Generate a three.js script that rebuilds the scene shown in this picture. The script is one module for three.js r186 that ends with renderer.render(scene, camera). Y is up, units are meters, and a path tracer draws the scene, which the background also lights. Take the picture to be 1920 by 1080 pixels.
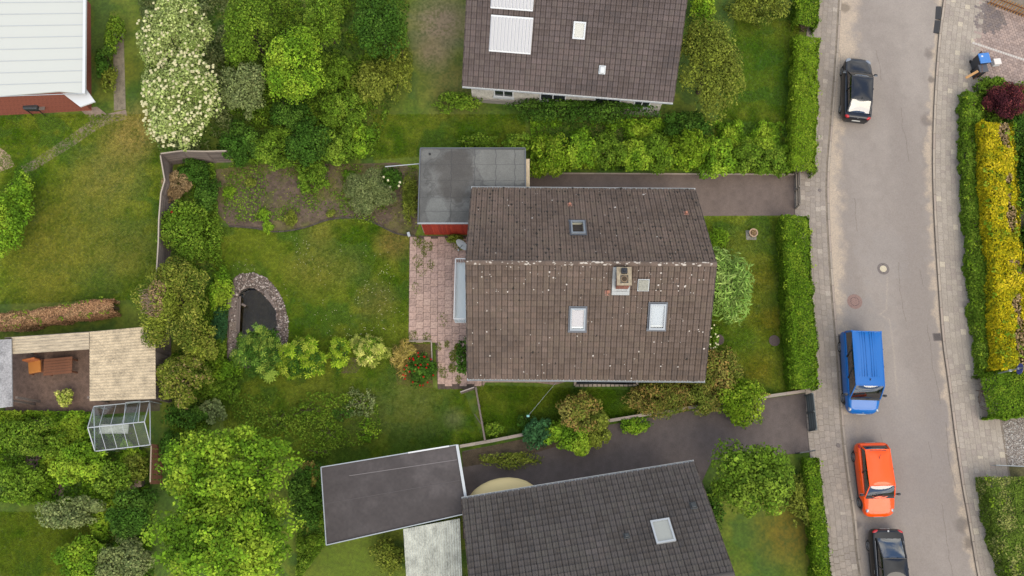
import * as THREE from 'three';
import { RoundedBoxGeometry } from 'three/addons/geometries/RoundedBoxGeometry.js';
import { mergeGeometries, mergeVertices } from 'three/addons/utils/BufferGeometryUtils.js';

// ---------------------------------------------------------------- camera, sky, sun, exposure
const CAM_H = 45.68, FOC = 1500, TILT = 0.244;           // a drone 46 m up, looking 14 degrees off straight down
const scene = new THREE.Scene();
const camera = new THREE.PerspectiveCamera(2 * Math.atan(540 / FOC) * 180 / Math.PI, 16 / 9, 0.5, 4000);
camera.position.set(0, CAM_H, 0);
camera.lookAt(0, CAM_H - Math.cos(TILT), -Math.sin(TILT));
const renderer = new THREE.WebGLRenderer({ antialias: true });
renderer.toneMapping = THREE.LinearToneMapping;
renderer.toneMappingExposure = 2.35;
renderer.shadowMap.enabled = true;

const mul = (seed) => { let a = seed >>> 0; return () => { a = (a + 0x6D2B79F5) >>> 0; let t = a; t = Math.imul(t ^ (t >>> 15), t | 1); t ^= t + Math.imul(t ^ (t >>> 7), t | 61); return ((t ^ (t >>> 14)) >>> 0) / 4294967296; }; };
const hash2 = (x, y, s) => { let h = Math.imul(x, 374761393) ^ Math.imul(y, 668265263) ^ Math.imul(s, 2246822519); h = Math.imul(h ^ (h >>> 13), 1274126177); h ^= h >>> 16; return (h >>> 0) / 4294967296; };
const wrap = (a, p) => p ? ((a % p) + p) % p : a;
function vnoise(x, y, s = 0, p = 0) {
  const x0 = Math.floor(x), y0 = Math.floor(y); let u = x - x0, v = y - y0; u = u * u * (3 - 2 * u); v = v * v * (3 - 2 * v);
  const a = wrap(x0, p), b = wrap(x0 + 1, p), c = wrap(y0, p), d = wrap(y0 + 1, p);
  return (hash2(a, c, s) * (1 - u) + hash2(b, c, s) * u) * (1 - v) + (hash2(a, d, s) * (1 - u) + hash2(b, d, s) * u) * v;
}
function fbm(x, y, oct = 4, s = 0, p = 0) { let a = 0, w = 0.5, t = 0; for (let i = 0; i < oct; i++) { a += w * vnoise(x, y, s + i * 17, p); t += w; w *= 0.5; x *= 2; y *= 2; p *= 2; } return a / t; }
const clamp = (v, a = 0, b = 1) => Math.min(b, Math.max(a, v));
const sstep = (a, b, v) => { const t = clamp((v - a) / (b - a)); return t * t * (3 - 2 * t); };

{ // broken bright cloud with a few blue gaps, the same all round
  const W = 1024, Hh = 512, d = new Float32Array(W * Hh * 4);
  for (let j = 0; j < Hh; j++) for (let i = 0; i < W; i++) {
    const el = ((j + 0.5) / Hh - 0.5) * Math.PI, az = ((i + 0.5) / W) * 2 * Math.PI;
    const k = (j * W + i) * 4; let r, g, b;
    if (el > 0) {
      const q = 2.2 / (Math.sin(el) + 0.16), x = Math.cos(az) * Math.cos(el) * q + 40, y = Math.sin(az) * Math.cos(el) * q + 40;
      const n = fbm(x, y, 6, 5), m = fbm(x * 1.7 + 9, y * 1.7, 5, 31);
      const c = sstep(0.36, 0.60, n), wht = 0.62 + 0.95 * Math.pow(m, 1.3);
      r = 0.20 * (1 - c) + wht * c; g = 0.33 * (1 - c) + wht * 0.995 * c; b = 0.62 * (1 - c) + wht * 1.0 * c;
      const hz = Math.exp(-el * 7) * 0.6; r = r * (1 - hz) + 0.85 * hz; g = g * (1 - hz) + 0.88 * hz; b = b * (1 - hz) + 0.92 * hz;
    } else { r = 0.16; g = 0.17; b = 0.13; }
    d[k] = r * 0.78; d[k + 1] = g * 0.78; d[k + 2] = b * 0.76; d[k + 3] = 1;
  }
  const sky = new THREE.DataTexture(d, W, Hh, THREE.RGBAFormat, THREE.FloatType);
  sky.mapping = THREE.EquirectangularReflectionMapping; sky.magFilter = THREE.LinearFilter; sky.minFilter = THREE.LinearFilter; sky.needsUpdate = true;
  scene.background = sky; scene.environment = sky;
}
const sun = new THREE.DirectionalLight(0xfff2de, 1.5);
sun.position.set(26, 58, 36); sun.target.position.set(0, 0, -10); scene.add(sun, sun.target);
sun.castShadow = true; sun.shadow.radius = 95; sun.shadow.mapSize.set(4096, 4096);
Object.assign(sun.shadow.camera, { left: -50, right: 50, top: 50, bottom: -50, near: 1, far: 200 });

// ---------------------------------------------------------------- helpers
const V3 = (x, y, z) => new THREE.Vector3(x, y, z);
const cT = Math.cos(TILT), sT = Math.sin(TILT);
function rayOf(px, py) { const u = (px - 960) / FOC, v = (540 - py) / FOC; return V3(u, -cT + v * sT, -sT - v * cT); }
// survey of the photograph: the point of the horizontal plane at height h that is seen at (px, py)
function G(px, py, h = 0) { const d = rayOf(px, py), k = (h - CAM_H) / d.y; return V3(d.x * k, h, d.z * k); }
const XZ = (pts, h = 0) => pts.map(([a, b]) => { const p = G(a, b, h); return [p.x, p.z]; });
const K = 0.62;
const lin1 = (v) => { v /= 255; return v <= 0.04045 ? v / 12.92 : Math.pow((v + 0.055) / 1.055, 2.4); };
const C = (r, g, b, k = 1) => new THREE.Color().setRGB(clamp(lin1(r) * K * k, 0, 0.9), clamp(lin1(g) * K * k, 0, 0.9), clamp(lin1(b) * K * k, 0, 0.9));
const toS = (v) => { v = clamp(v); return 255 * (v <= 0.0031308 ? v * 12.92 : 1.055 * Math.pow(v, 1 / 2.4) - 0.055); };

const taken = new Map();
function numbered(n) { const k = taken.get(n) || 0; taken.set(n, k + 1); return k ? `${n}_${String(k).padStart(3, '0')}` : n; }
function mesh(name, geo, mat, parent) { const m = new THREE.Mesh(geo, mat); m.name = name; m.castShadow = m.receiveShadow = true; if (parent) parent.add(m); return m; }
function thing(name, label, category, pos = [0, 0, 0], turn = 0, group) {
  const o = new THREE.Group(); o.name = numbered(name); o.position.set(...pos); o.rotation.y = turn; o.userData = { label, category }; if (group) o.userData.group = group; scene.add(o); return o;
}
function single(name, geo, mat, label, category, group) { const m = mesh(numbered(name), geo, mat, scene); m.userData = { label, category }; if (group) m.userData.group = group; return m; }
function structure(name, geo, mat) { const m = mesh(numbered(name), geo, mat, scene); m.userData = { kind: 'structure' }; return m; }
const std = (color, rough = 0.85, more = {}) => new THREE.MeshStandardMaterial({ color, roughness: rough, ...more });
function shapeOf(pts, holes = []) {
  const s = new THREE.Shape(pts.map(([x, z]) => new THREE.Vector2(x, -z)));
  for (const h of holes) s.holes.push(new THREE.Path(h.map(([x, z]) => new THREE.Vector2(x, -z))));
  return s;
}
function sheet(pts, y = 0, holes = []) { const g = new THREE.ShapeGeometry(shapeOf(pts, holes)); g.rotateX(-Math.PI / 2); g.translate(0, y, 0); return g; }
function prism(pts, y0, y1, bevel = 0, holes = []) {
  const g = new THREE.ExtrudeGeometry(shapeOf(pts, holes), { depth: y1 - y0 - 2 * bevel, bevelEnabled: bevel > 0, bevelThickness: bevel, bevelSize: bevel, bevelOffset: -bevel, bevelSegments: 1, steps: 1 });
  g.rotateX(-Math.PI / 2); g.translate(0, y0 + bevel, 0); return g;
}
const box = (w, h, d, x = 0, y = 0, z = 0) => { const g = new THREE.BoxGeometry(w, h, d); g.translate(x, y, z); return g; };
const rbox = (w, h, d, r, x = 0, y = 0, z = 0, s = 2) => { const g = new RoundedBoxGeometry(w, h, d, s, r); g.translate(x, y, z); return g; };
const cyl = (r0, r1, h, x = 0, y = 0, z = 0, n = 16) => { const g = new THREE.CylinderGeometry(r1, r0, h, n); g.translate(x, y + h / 2, z); return g; };
function bar(a, b, r = 0.02, n = 6) { // a round bar between two points
  const d = b.clone().sub(a), g = new THREE.CylinderGeometry(r, r, d.length(), n);
  g.applyQuaternion(new THREE.Quaternion().setFromUnitVectors(V3(0, 1, 0), d.clone().normalize())); const m = a.clone().add(b).multiplyScalar(0.5); g.translate(m.x, m.y, m.z); return g;
}
function beam(a, b, w, h) { // a squared beam between two points, w across, h upright
  const d = b.clone().sub(a), L = d.length(), z = d.clone().normalize(), x = V3(0, 1, 0).cross(z); if (x.lengthSq() < 1e-6) x.set(1, 0, 0); x.normalize(); const y = z.clone().cross(x);
  const g = new THREE.BoxGeometry(w, h, L); g.applyMatrix4(new THREE.Matrix4().makeBasis(x, y, z)); const m = a.clone().add(b).multiplyScalar(0.5); g.translate(m.x, m.y, m.z); return g;
}
const merge = (list) => mergeGeometries(list.map((g) => { const q = g.index ? g.toNonIndexed() : g; for (const k of Object.keys(q.attributes)) if (!['position', 'normal', 'uv'].includes(k)) q.deleteAttribute(k); return q; }));
function inside(x, z, poly) { let c = false; for (let i = 0, j = poly.length - 1; i < poly.length; j = i++) { const [xi, zi] = poly[i], [xj, zj] = poly[j]; if ((zi > z) !== (zj > z) && x < ((xj - xi) * (z - zi)) / (zj - zi) + xi) c = !c; } return c; }

// colour map from a function (x, y in 0..1) -> linear [r, g, b]
function colourTex(w, h, fn, rep = true) {
  const d = new Uint8Array(w * h * 4);
  for (let j = 0; j < h; j++) for (let i = 0; i < w; i++) { const c = fn((i + 0.5) / w, (j + 0.5) / h), k = (j * w + i) * 4; d[k] = toS(c[0]); d[k + 1] = toS(c[1]); d[k + 2] = toS(c[2]); d[k + 3] = 255; }
  const t = new THREE.DataTexture(d, w, h, THREE.RGBAFormat); t.colorSpace = THREE.SRGBColorSpace; t.magFilter = THREE.LinearFilter; t.minFilter = THREE.LinearMipmapLinearFilter; t.generateMipmaps = true;
  if (rep) t.wrapS = t.wrapT = THREE.RepeatWrapping; t.needsUpdate = true; return t;
}
function greyTex(n, fn) {
  const d = new Uint8Array(n * n * 4);
  for (let j = 0; j < n; j++) for (let i = 0; i < n; i++) { const v = 255 * clamp(fn((i + 0.5) / n, (j + 0.5) / n)), k = (j * n + i) * 4; d[k] = d[k + 1] = d[k + 2] = v; d[k + 3] = 255; }
  const t = new THREE.DataTexture(d, n, n, THREE.RGBAFormat); t.magFilter = THREE.LinearFilter; t.minFilter = THREE.LinearMipmapLinearFilter; t.generateMipmaps = true; t.wrapS = t.wrapT = THREE.RepeatWrapping; t.needsUpdate = true; return t;
}
const per = (t, metres) => { const c = t.clone(); c.repeat.set(1 / metres, 1 / metres); c.needsUpdate = true; return c; };
// white-ish mottling that multiplies a material's own colour
const mottle = colourTex(512, 512, (x, y) => { const a = fbm(x * 8, y * 8, 5, 3, 8), b = fbm(x * 64, y * 64, 3, 9, 64); const v = clamp(0.62 + 0.5 * (a - 0.5) + 0.55 * (b - 0.5)); return [v, v * 0.995, v * 0.985]; });
const speckle = colourTex(512, 512, (x, y) => { const a = fbm(x * 5, y * 5, 4, 13, 5), b = vnoise(x * 170, y * 170, 19, 170), c = vnoise(x * 90, y * 90, 23, 90); const v = clamp(0.66 + 0.28 * (a - 0.5) + 0.26 * (b - 0.5) + 0.2 * (c - 0.5)); return [v, v * 0.99, v * 0.98]; });
const grainBump = greyTex(256, (x, y) => fbm(x * 32, y * 32, 3, 41, 32));
const woodTex = colourTex(256, 256, (x, y) => { const v = clamp(0.62 + 0.7 * (fbm(x * 4, y * 48, 3, 51, 4) - 0.5) + 0.3 * (fbm(x * 16, y * 128, 2, 57, 16) - 0.5)); return [v, v * 0.98, v * 0.95]; });
const withMap = (color, tex, metres, rough = 0.9, more = {}) => std(color.clone().multiplyScalar(1 / 0.64), rough, { map: per(tex, metres), ...more });
const bumpy = (metres, scale) => ({ bumpMap: per(grainBump, metres), bumpScale: scale });

const M = {
  steel: std(C(170, 176, 180, 1.1), 0.4, { metalness: 0.6 }), zinc: std(C(200, 205, 208), 0.5, { metalness: 0.3 }), white: std(C(225, 227, 228), 0.6), darkMetal: std(C(70, 74, 76), 0.5, { metalness: 0.3 }),
  black: std(C(28, 28, 30), 0.7), concrete: withMap(C(150, 145, 138), mottle, 2, 0.95, bumpy(0.5, 0.006)), render: withMap(C(205, 200, 190), mottle, 3, 0.95), greyWood: withMap(C(122, 110, 104), woodTex, 1, 0.95), brownWood: withMap(C(125, 80, 55), woodTex, 1, 0.9), bark: withMap(C(85, 70, 55), mottle, 0.4, 1),
  red: withMap(C(165, 52, 36), woodTex, 1.2, 0.7), glassDark: new THREE.MeshPhysicalMaterial({ side: THREE.DoubleSide, color: 0xf2f6f6, roughness: 0.0, transmission: 1, thickness: 0, ior: 1.5 }),
  brick: withMap(C(150, 82, 62), mottle, 0.5, 0.95), terracotta: std(C(180, 120, 95), 0.85),
};

// ---------------------------------------------------------------- ground, lawns, road, pavements
const pondPx = [[445, 562], [451, 548], [463, 540], [478, 540], [492, 550], [505, 566], [517, 578], [519, 600], [519, 650], [505, 672], [462, 674], [447, 650], [443, 610]];
const pond = XZ(pondPx), wellHole = XZ([[1078, 713.5], [1194, 714], [1194, 722.5], [1078, 723.5]]);
structure('ground', sheet([[-900, -900], [900, -900], [900, 900], [-900, 900]], -0.05, [pond, wellHole]), withMap(C(92, 96, 48), mottle, 6, 1));

const spots = (list) => list.map(([px, py, r, c, s]) => { const p = G(px, py); return { x: p.x, z: p.z, r: r / 32, c: c.map((v) => lin1(v) * K), s }; });
const mixc = (a, b, t) => [a[0] + (b[0] - a[0]) * t, a[1] + (b[1] - a[1]) * t, a[2] + (b[2] - a[2]) * t];
const L3 = (r, g, b, k = 1) => [lin1(r) * K * k, lin1(g) * K * k, lin1(b) * K * k];
const lawnSpots = spots([[590, 505, 60, [136, 130, 56], 0.6], [655, 500, 45, [122, 126, 62], 0.45], [705, 565, 45, [132, 120, 66], 0.5], [738, 455, 40, [150, 120, 70], 0.6], [600, 435, 40, [136, 128, 60], 0.5],
  [770, 755, 80, [112, 118, 66], 0.5], [852, 785, 22, [140, 138, 100], 0.4], [700, 655, 60, [70, 96, 20], 0.5], [560, 590, 70, [70, 100, 14], 0.5], [460, 470, 60, [104, 118, 30], 0.5],
  [250, 250, 70, [160, 138, 78], 0.75], [200, 330, 90, [140, 130, 66], 0.6], [110, 430, 110, [128, 122, 48], 0.6], [230, 470, 90, [118, 116, 52], 0.6], [90, 520, 90, [124, 120, 44], 0.6], [240, 130, 40, [110, 110, 10], 0.7],
  [1425, 520, 45, [124, 114, 36], 0.5], [1440, 600, 40, [126, 112, 30], 0.6], [1395, 460, 50, [120, 128, 50], 0.5], [1420, 690, 40, [130, 110, 30], 0.5], [1390, 640, 50, [98, 120, 34], 0.5],
  [1010, 745, 60, [88, 110, 18], 0.5], [850, 160, 80, [112, 100, 50], 0.7], [825, 45, 75, [138, 122, 98], 1.0], [810, 100, 45, [132, 118, 90], 0.9], [700, 200, 60, [92, 104, 20], 0.6], [1160, 210, 90, [100, 92, 50], 0.6], [1400, 120, 110, [62, 104, 18], 0.6], [560, 60, 70, [120, 106, 80], 0.6],
  [620, 780, 90, [84, 92, 34], 0.6], [690, 790, 60, [92, 100, 44], 0.5], [1480, 1000, 70, [120, 96, 20], 0.7], [60, 1020, 110, [78, 98, 12], 0.6], [660, 1050, 90, [84, 108, 14], 0.6]]);
const LX0 = -37, LX1 = 22, LZ0 = -37, LZ1 = 10;
function lawnColour(x, z) {
  const a = fbm(x * 0.35 + 50, z * 0.35 + 50, 4, 61), b = fbm(x * 1.6 + 50, z * 1.6 + 50, 4, 67), f = fbm(x * 9 + 90, z * 9 + 90, 3, 71);
  let c = mixc(L3(68, 98, 8), L3(114, 127, 36), sstep(0.3, 0.68, a * 0.55 + b * 0.45));
  c = mixc(c, L3(74, 104, 30), 0.8 * sstep(0.52, 0.66, fbm(x * 0.8 + 120, z * 0.8 + 20, 3, 73)));
  const br = 0.55 + 0.9 * b;
  for (const s of lawnSpots) { const d = Math.hypot(x - s.x, z - s.z) / s.r; if (d < 1.5) c = mixc(c, s.c, s.s * clamp((1.15 - d) * 1.2) * clamp(br * (0.35 + 1.1 * f))); }
  const g = 0.62 + 0.76 * f; return [c[0] * g, c[1] * g, c[2] * g];
}
const lawnMap = colourTex(2048, 1632, (u, v) => lawnColour(LX0 + u * (LX1 - LX0), LZ1 - v * (LZ1 - LZ0)), false);
lawnMap.repeat.set(1 / (LX1 - LX0), 1 / (LZ1 - LZ0)); lawnMap.offset.set(-LX0 / (LX1 - LX0), LZ1 / (LZ1 - LZ0));
const lawnPoly = XZ([[-190, -180], [1536, -180], [1536, 1150], [-190, 1150]]);
structure('lawn', sheet(lawnPoly, 0, [pond, wellHole]), std(0xffffff, 1, { map: lawnMap, ...bumpy(0.6, 0.02) }));

// the curved road, between its two kerbs
const kerbWest = XZ([[1592, -180], [1584, -80], [1578, 0], [1572, 100], [1563, 220], [1555, 330], [1555, 380], [1557, 430], [1561, 500], [1566, 570], [1574, 660], [1578, 720], [1583, 800], [1592, 880], [1605, 970], [1612, 1040], [1620, 1090], [1640, 1200]]);
const kerbEast = XZ([[1792, -180], [1778, -80], [1768, 0], [1759, 70], [1751, 180], [1747.5, 300], [1750, 400], [1757, 520], [1766, 640], [1777, 720], [1787, 800], [1801, 900], [1815, 980], [1834, 1090], [1862, 1200]]);
const smooth = (pts) => new THREE.CatmullRomCurve3(pts.map(([x, z]) => V3(x, 0, z)));
const kw = smooth(kerbWest), ke = smooth(kerbEast);
const along = (c, n) => c.getSpacedPoints(n).map((p) => [p.x, p.z]);
const kwPts = along(kw, 60), kePts = along(ke, 60);
const xAt = (pts, z) => { for (let i = 1; i < pts.length; i++) if ((pts[i - 1][1] - z) * (pts[i][1] - z) <= 0) { const t = (z - pts[i - 1][1]) / (pts[i][1] - pts[i - 1][1] || 1e-6); return pts[i - 1][0] + t * (pts[i][0] - pts[i - 1][0]); } return z < pts[0][1] ? pts[0][0] : pts[pts.length - 1][0]; };
{
  const X0 = 16, X1 = 32, Z0 = -42, Z1 = 10;
  const dirt = spots([[1742, 100, 14, [120, 110, 104], 0.7], [1738, 225, 14, [118, 107, 100], 0.6], [1745, 150, 8, [110, 100, 92], 0.7], [1806, 985, 15, [116, 106, 98], 0.6], [1815, 1020, 14, [112, 102, 94], 0.7], [1586, 14, 12, [118, 106, 92], 0.7], [1605, 985, 10, [108, 100, 96], 0.7], [1660, 480, 60, [150, 142, 136], 0.4], [1610, 600, 60, [140, 134, 130], 0.5], [1690, 850, 120, [140, 132, 128], 0.4]]);
  const seam = XZ([[1664, 520], [1662, 580], [1650, 590], [1668, 600], [1676, 660], [1682, 740]]);
  const dseg = (x, z) => { let m = 9; for (let i = 1; i < seam.length; i++) { const [ax, az] = seam[i - 1], [bx, bz] = seam[i]; const t = clamp(((x - ax) * (bx - ax) + (z - az) * (bz - az)) / ((bx - ax) ** 2 + (bz - az) ** 2)); m = Math.min(m, Math.hypot(x - ax - t * (bx - ax), z - az - t * (bz - az))); } return m; };
  const map = colourTex(1024, 2048, (u, v) => {
    const x = X0 + u * (X1 - X0), z = Z1 - v * (Z1 - Z0), dl = x - xAt(kwPts, z), dr = xAt(kePts, z) - x;
    const a = fbm(x * 0.5 + 30, z * 0.12 + 30, 3, 81), b = fbm(x * 2.2, z * 2.2 + 70, 4, 83), f = fbm(x * 26, z * 26 + 200, 2, 87);
    let c = mixc(L3(148, 138, 130), L3(164, 154, 145), sstep(0.3, 0.7, a * 0.75 + b * 0.25));
    const sandL = sstep(1.0, 0.1, dl + 1.1 * (b - 0.5) - (z < -22 ? 0.35 : 0)) * (z > -4 ? 0.25 : 1), sandR = sstep(0.5, 0.05, dr + 0.8 * (b - 0.5));
    c = mixc(c, L3(196, 178, 156), clamp(Math.max(sandL, sandR)) * (0.45 + 0.6 * f));
    for (const s of dirt) { const d = Math.hypot(x - s.x, z - s.z) / s.r; if (d < 1.4) c = mixc(c, s.c, s.s * clamp((1.1 - d + 1.4 * (b - 0.5)) * 1.6)); }
    for (let q = 0; q < 3; q++) { const cx = [20.6, 22.9, 24.1][q] + 0.5 * (fbm(z * 0.6 + q * 9 + 50, 3.3, 4, 89 + q) - 0.5) + (z + 12) * [0.02, 0.05, 0.03][q] * (z > -12 ? 1 : -0.4); if (Math.abs(x - cx) < 0.014 && vnoise(z * 0.5 + q * 5 + 90, 1.5, 91) > 0.52) c = mixc(c, L3(104, 95, 88), 0.6); }
    const ds = dseg(x, z); if (ds < 0.12) c = mixc(c, L3(186, 172, 156), sstep(0.1, 0.0, ds) * (0.1 + 0.4 * f));
    const g = 0.86 + 0.28 * f; return [c[0] * g, c[1] * g, c[2] * g];
  }, false);
  map.repeat.set(1 / (X1 - X0), 1 / (Z1 - Z0)); map.offset.set(-X0 / (X1 - X0), Z1 / (Z1 - Z0));
  structure('road', sheet([...kwPts, ...kePts.slice().reverse()], 0.006), std(0xffffff, 0.95, { map, ...bumpy(0.25, 0.006) }));
}

// one paving slab: a unit block with a chamfered top, shared by all
function slabUnit(ch = 0.04) {
  const a = 0.5, b = 0.5 - ch, P = [[-a, -1, -a], [a, -1, -a], [a, -1, a], [-a, -1, a], [-a, -0.12, -a], [a, -0.12, -a], [a, -0.12, a], [-a, -0.12, a], [-b, 0, -b], [b, 0, -b], [b, 0, b], [-b, 0, b]];
  const Q = []; for (const o of [0, 4]) for (let i = 0; i < 4; i++) { const j = (i + 1) % 4; Q.push([o + i, o + 4 + i, o + 4 + j, o + j]); } Q.push([8, 11, 10, 9]);
  const pos = [], uv = []; for (const q of Q) for (const k of [0, 1, 2, 0, 2, 3]) { const p = P[q[k]]; pos.push(...p); uv.push(p[0] + 0.5, p[2] + 0.5); }
  const g = new THREE.BufferGeometry(); g.setAttribute('position', new THREE.Float32BufferAttribute(pos, 3)); g.setAttribute('uv', new THREE.Float32BufferAttribute(uv, 2)); g.computeVertexNormals(); return g;
}
const slabGeo = slabUnit(0.02);
function tones(list, tex, metres, rough = 0.95) { return list.map((c, i) => { const t = per(tex, metres); t.offset.set(i * 0.37, i * 0.53); return std(c.clone().multiplyScalar(1 / 0.64), rough, { map: t }); }); }
// lays the slabs that show largest as pieces of their own and the rest as one mass
function lay(parent, items, mats, name, many, most = 300) {
  const cam = V3(0, CAM_H, 0); items.forEach((s) => { const q = V3(s.x, s.y, s.z); s.key = (s.out ? 1000 : 0) + cam.distanceTo(q); }); items.sort((a, b) => a.key - b.key);
  const rest = mats.map(() => []);
  items.forEach((s, i) => {
    const m = new THREE.Matrix4().compose(V3(s.x, s.y, s.z), new THREE.Quaternion().setFromEuler(new THREE.Euler(s.tx || 0, s.a, s.tz || 0)), V3(s.w, s.t, s.l));
    if (i < most) { const o = mesh(name, slabGeo, mats[s.m], parent); o.applyMatrix4(m); } else { const g = slabGeo.clone(); g.applyMatrix4(m); rest[s.m].push(g); }
  });
  const all = rest.flat(); if (!all.length) return;
  const big = mesh(many, mergeGeometries(rest.filter((r) => r.length).map((r) => mergeGeometries(r)), true), mats.filter((_, i) => rest[i].length), parent); big.userData.kind = 'stuff';
}
function pavement(curve, side, cols, w, l, top, mats, parent, seed, n0 = 0.22) {
  const R = mul(seed), items = [], len = curve.getLength();
  for (let c = 0; c < cols; c++) {
    const u = n0 + (c + 0.5) * w; let s = R() * l - l;
    while (s < len) {
      const ll = l * (R() < 0.08 ? 0.5 : 1), t = clamp((s + ll / 2) / len, 0, 1), p = curve.getPointAt(t), d = curve.getTangentAt(t); s += ll;
      const nx = d.z * side, nz = -d.x * side;
      const r = R(), m = r < 0.035 ? 0 : 1 + Math.floor(R() * (mats.length - 1));
      const x = p.x + nx * u, z = p.z + nz * u, out = z < -31 || z > 5.5;
      items.push({ x, z, y: top + (R() - 0.5) * 0.005, a: Math.atan2(d.x, d.z), w: w - 0.007, l: ll - 0.007, t: 0.06, m, tx: (R() - 0.5) * 0.008, tz: (R() - 0.5) * 0.008, out });
    }
  }
  lay(parent, items, mats, 'paving_slab', 'paving_slabs');
}
function kerbRow(curve, side, parent, mats, seed, top, w, off) {
  const R = mul(seed), len = curve.getLength(), n = Math.floor(len / 1.0);
  for (let i = 0; i < n; i++) { const t = (i + 0.5) / n, p = curve.getPointAt(t), d = curve.getTangentAt(t), o = mesh('kerb_stone', slabGeo, mats[Math.floor(R() * mats.length)], parent); o.position.set(p.x + d.z * side * off, top, p.z - d.x * side * off); o.rotation.y = Math.atan2(d.x, d.z); o.scale.set(w, 0.2, len / n - 0.012); }
}
const paveMats = tones([C(190, 179, 160), C(163, 153, 141), C(168, 158, 146), C(160, 150, 138), C(171, 161, 148), C(158, 147, 137), C(165, 155, 142)], speckle, 0.9);
const paveMatsW = tones([C(172, 162, 150), C(152, 142, 132), C(156, 146, 136), C(148, 138, 129), C(160, 149, 138), C(151, 141, 130)], speckle, 0.9);
const kerbMats = tones([C(172, 160, 146), C(160, 149, 137), C(166, 152, 140)], speckle, 1.2);
const sandBed = withMap(C(132, 121, 108), mottle, 1.5, 1);
const offsetCurve = (pts, d) => pts.map(([x, z], i) => { const a = pts[Math.max(0, i - 1)], b = pts[Math.min(pts.length - 1, i + 1)], tx = b[0] - a[0], tz = b[1] - a[1], L = Math.hypot(tx, tz); return [x + (tz / L) * d, z - (tx / L) * d]; });
const eastOut = offsetCurve(kePts, 3.2), westOut = offsetCurve(kwPts, -2.4);
const pavementEast = structure('sidewalk', prism([...kePts, ...offsetCurve(kePts, 2.75).reverse()], -0.04, 0.091), sandBed);
const pavementWest = structure('sidewalk', prism([...kwPts, ...offsetCurve(kwPts, -2.1).reverse()], -0.04, 0.034), sandBed);
pavement(ke, 1, 8, 0.31, 0.33, 0.1, paveMats, pavementEast, 101, 0.16);
pavement(kw, -1, 6, 0.31, 0.31, 0.043, paveMatsW, pavementWest, 103, 0.24);
kerbRow(ke, 1, pavementEast, kerbMats, 107, 0.112, 0.13, 0.075);
kerbRow(kw, -1, pavementWest, kerbMats, 109, 0.05, 0.12, 0.07);

// the ground east of the pavement
const eastGround = structure('ground', sheet([...offsetCurve(kePts, 2.6), [60, kePts[60][1]], [60, kePts[0][1]]], 0.03), withMap(C(96, 92, 58), mottle, 3, 1, bumpy(0.6, 0.02)));

// driveways and paths
const tar = withMap(C(112, 98, 90), speckle, 1.6, 0.95, bumpy(0.3, 0.006));
structure('driveway', sheet(XZ([[985, 324], [1496, 327], [1500, 404], [1300, 405], [1290, 470], [985, 470]]), 0.012), tar);
structure('driveway', sheet(XZ([[868, 846], [985, 823], [1140, 797], [1240, 779], [1440, 747], [1508, 737], [1530, 737], [1545, 846], [1500, 850], [1335, 862], [1290, 960], [868, 1010]]), 0.012), withMap(C(100, 90, 86), speckle, 1.6, 0.95, bumpy(0.3, 0.006)));
structure('path', sheet(XZ([[878, 690], [1078, 694], [1078, 712], [1060, 716], [1040, 722], [1010, 718], [960, 717], [910, 717], [905, 728], [878, 728]]), 0.016), withMap(C(148, 128, 116), mottle, 1.4, 0.95));
structure('path', sheet(XZ([[40, 312], [62, 300], [120, 262], [170, 226], [150, 205], [182, 200], [200, 214], [236, 206], [240, 222], [190, 238], [140, 272], [70, 316], [48, 326]]), 0.012), withMap(C(150, 132, 118), mottle, 1.2, 0.95));
structure('path', sheet(XZ([[212, 60], [232, 60], [236, 205], [214, 208]]), 0.016), withMap(C(138, 128, 110), mottle, 1.2, 0.95));
structure('path', sheet(XZ([[-20, 262], [18, 290], [28, 312], [-20, 330]]), 0.016), withMap(C(190, 160, 142), mottle, 1.2, 0.95));
structure('path', sheet(XZ([[64, 750], [118, 750], [100, 800], [78, 860], [74, 900], [122, 905], [122, 930], [36, 925], [44, 870], [66, 800]]), 0.012), withMap(C(112, 92, 82), mottle, 1.2, 1));

// dug beds
const bedPoly = XZ([[405, 318], [470, 310], [560, 306], [640, 308], [745, 305], [784, 318], [786, 420], [778, 442], [745, 438], [715, 424], [690, 412], [650, 408], [615, 412], [580, 424], [545, 432], [510, 434], [480, 428], [430, 424], [408, 400], [402, 350]]);
const soil = (c) => withMap(c, mottle, 2.2, 1, bumpy(0.4, 0.04));
const bedMap = colourTex(512, 512, (u, v) => { const a = fbm(u * 6, v * 6, 5, 201, 6), b = fbm(u * 40, v * 40, 3, 203, 40); let c = mixc(L3(116, 98, 82), L3(118, 110, 62), sstep(0.38, 0.66, a)); c = mixc(c, L3(98, 104, 40), sstep(0.55, 0.75, fbm(u * 9, v * 9, 3, 207, 9)) * 0.7); const g = 0.55 + 0.9 * b; return [c[0] * g, c[1] * g, c[2] * g]; });
structure('garden_bed', sheet(bedPoly, 0.02), std(0xffffff, 1, { map: per(bedMap, 7), ...bumpy(0.5, 0.05) }));
structure('garden_bed', sheet(XZ([[866, 848], [985, 822], [1140, 796], [1140, 808], [1000, 850], [930, 866], [868, 876]]), 0.018), soil(C(104, 90, 70)));
structure('garden_bed', sheet(XZ([[735, 645], [808, 645], [812, 728], [745, 722]]), 0.02), soil(C(120, 104, 58)));
structure('garden_bed', sheet(XZ([[640, 700], [645, 672], [690, 668], [668, 700]]), 0.02), soil(C(110, 90, 80)));
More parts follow.
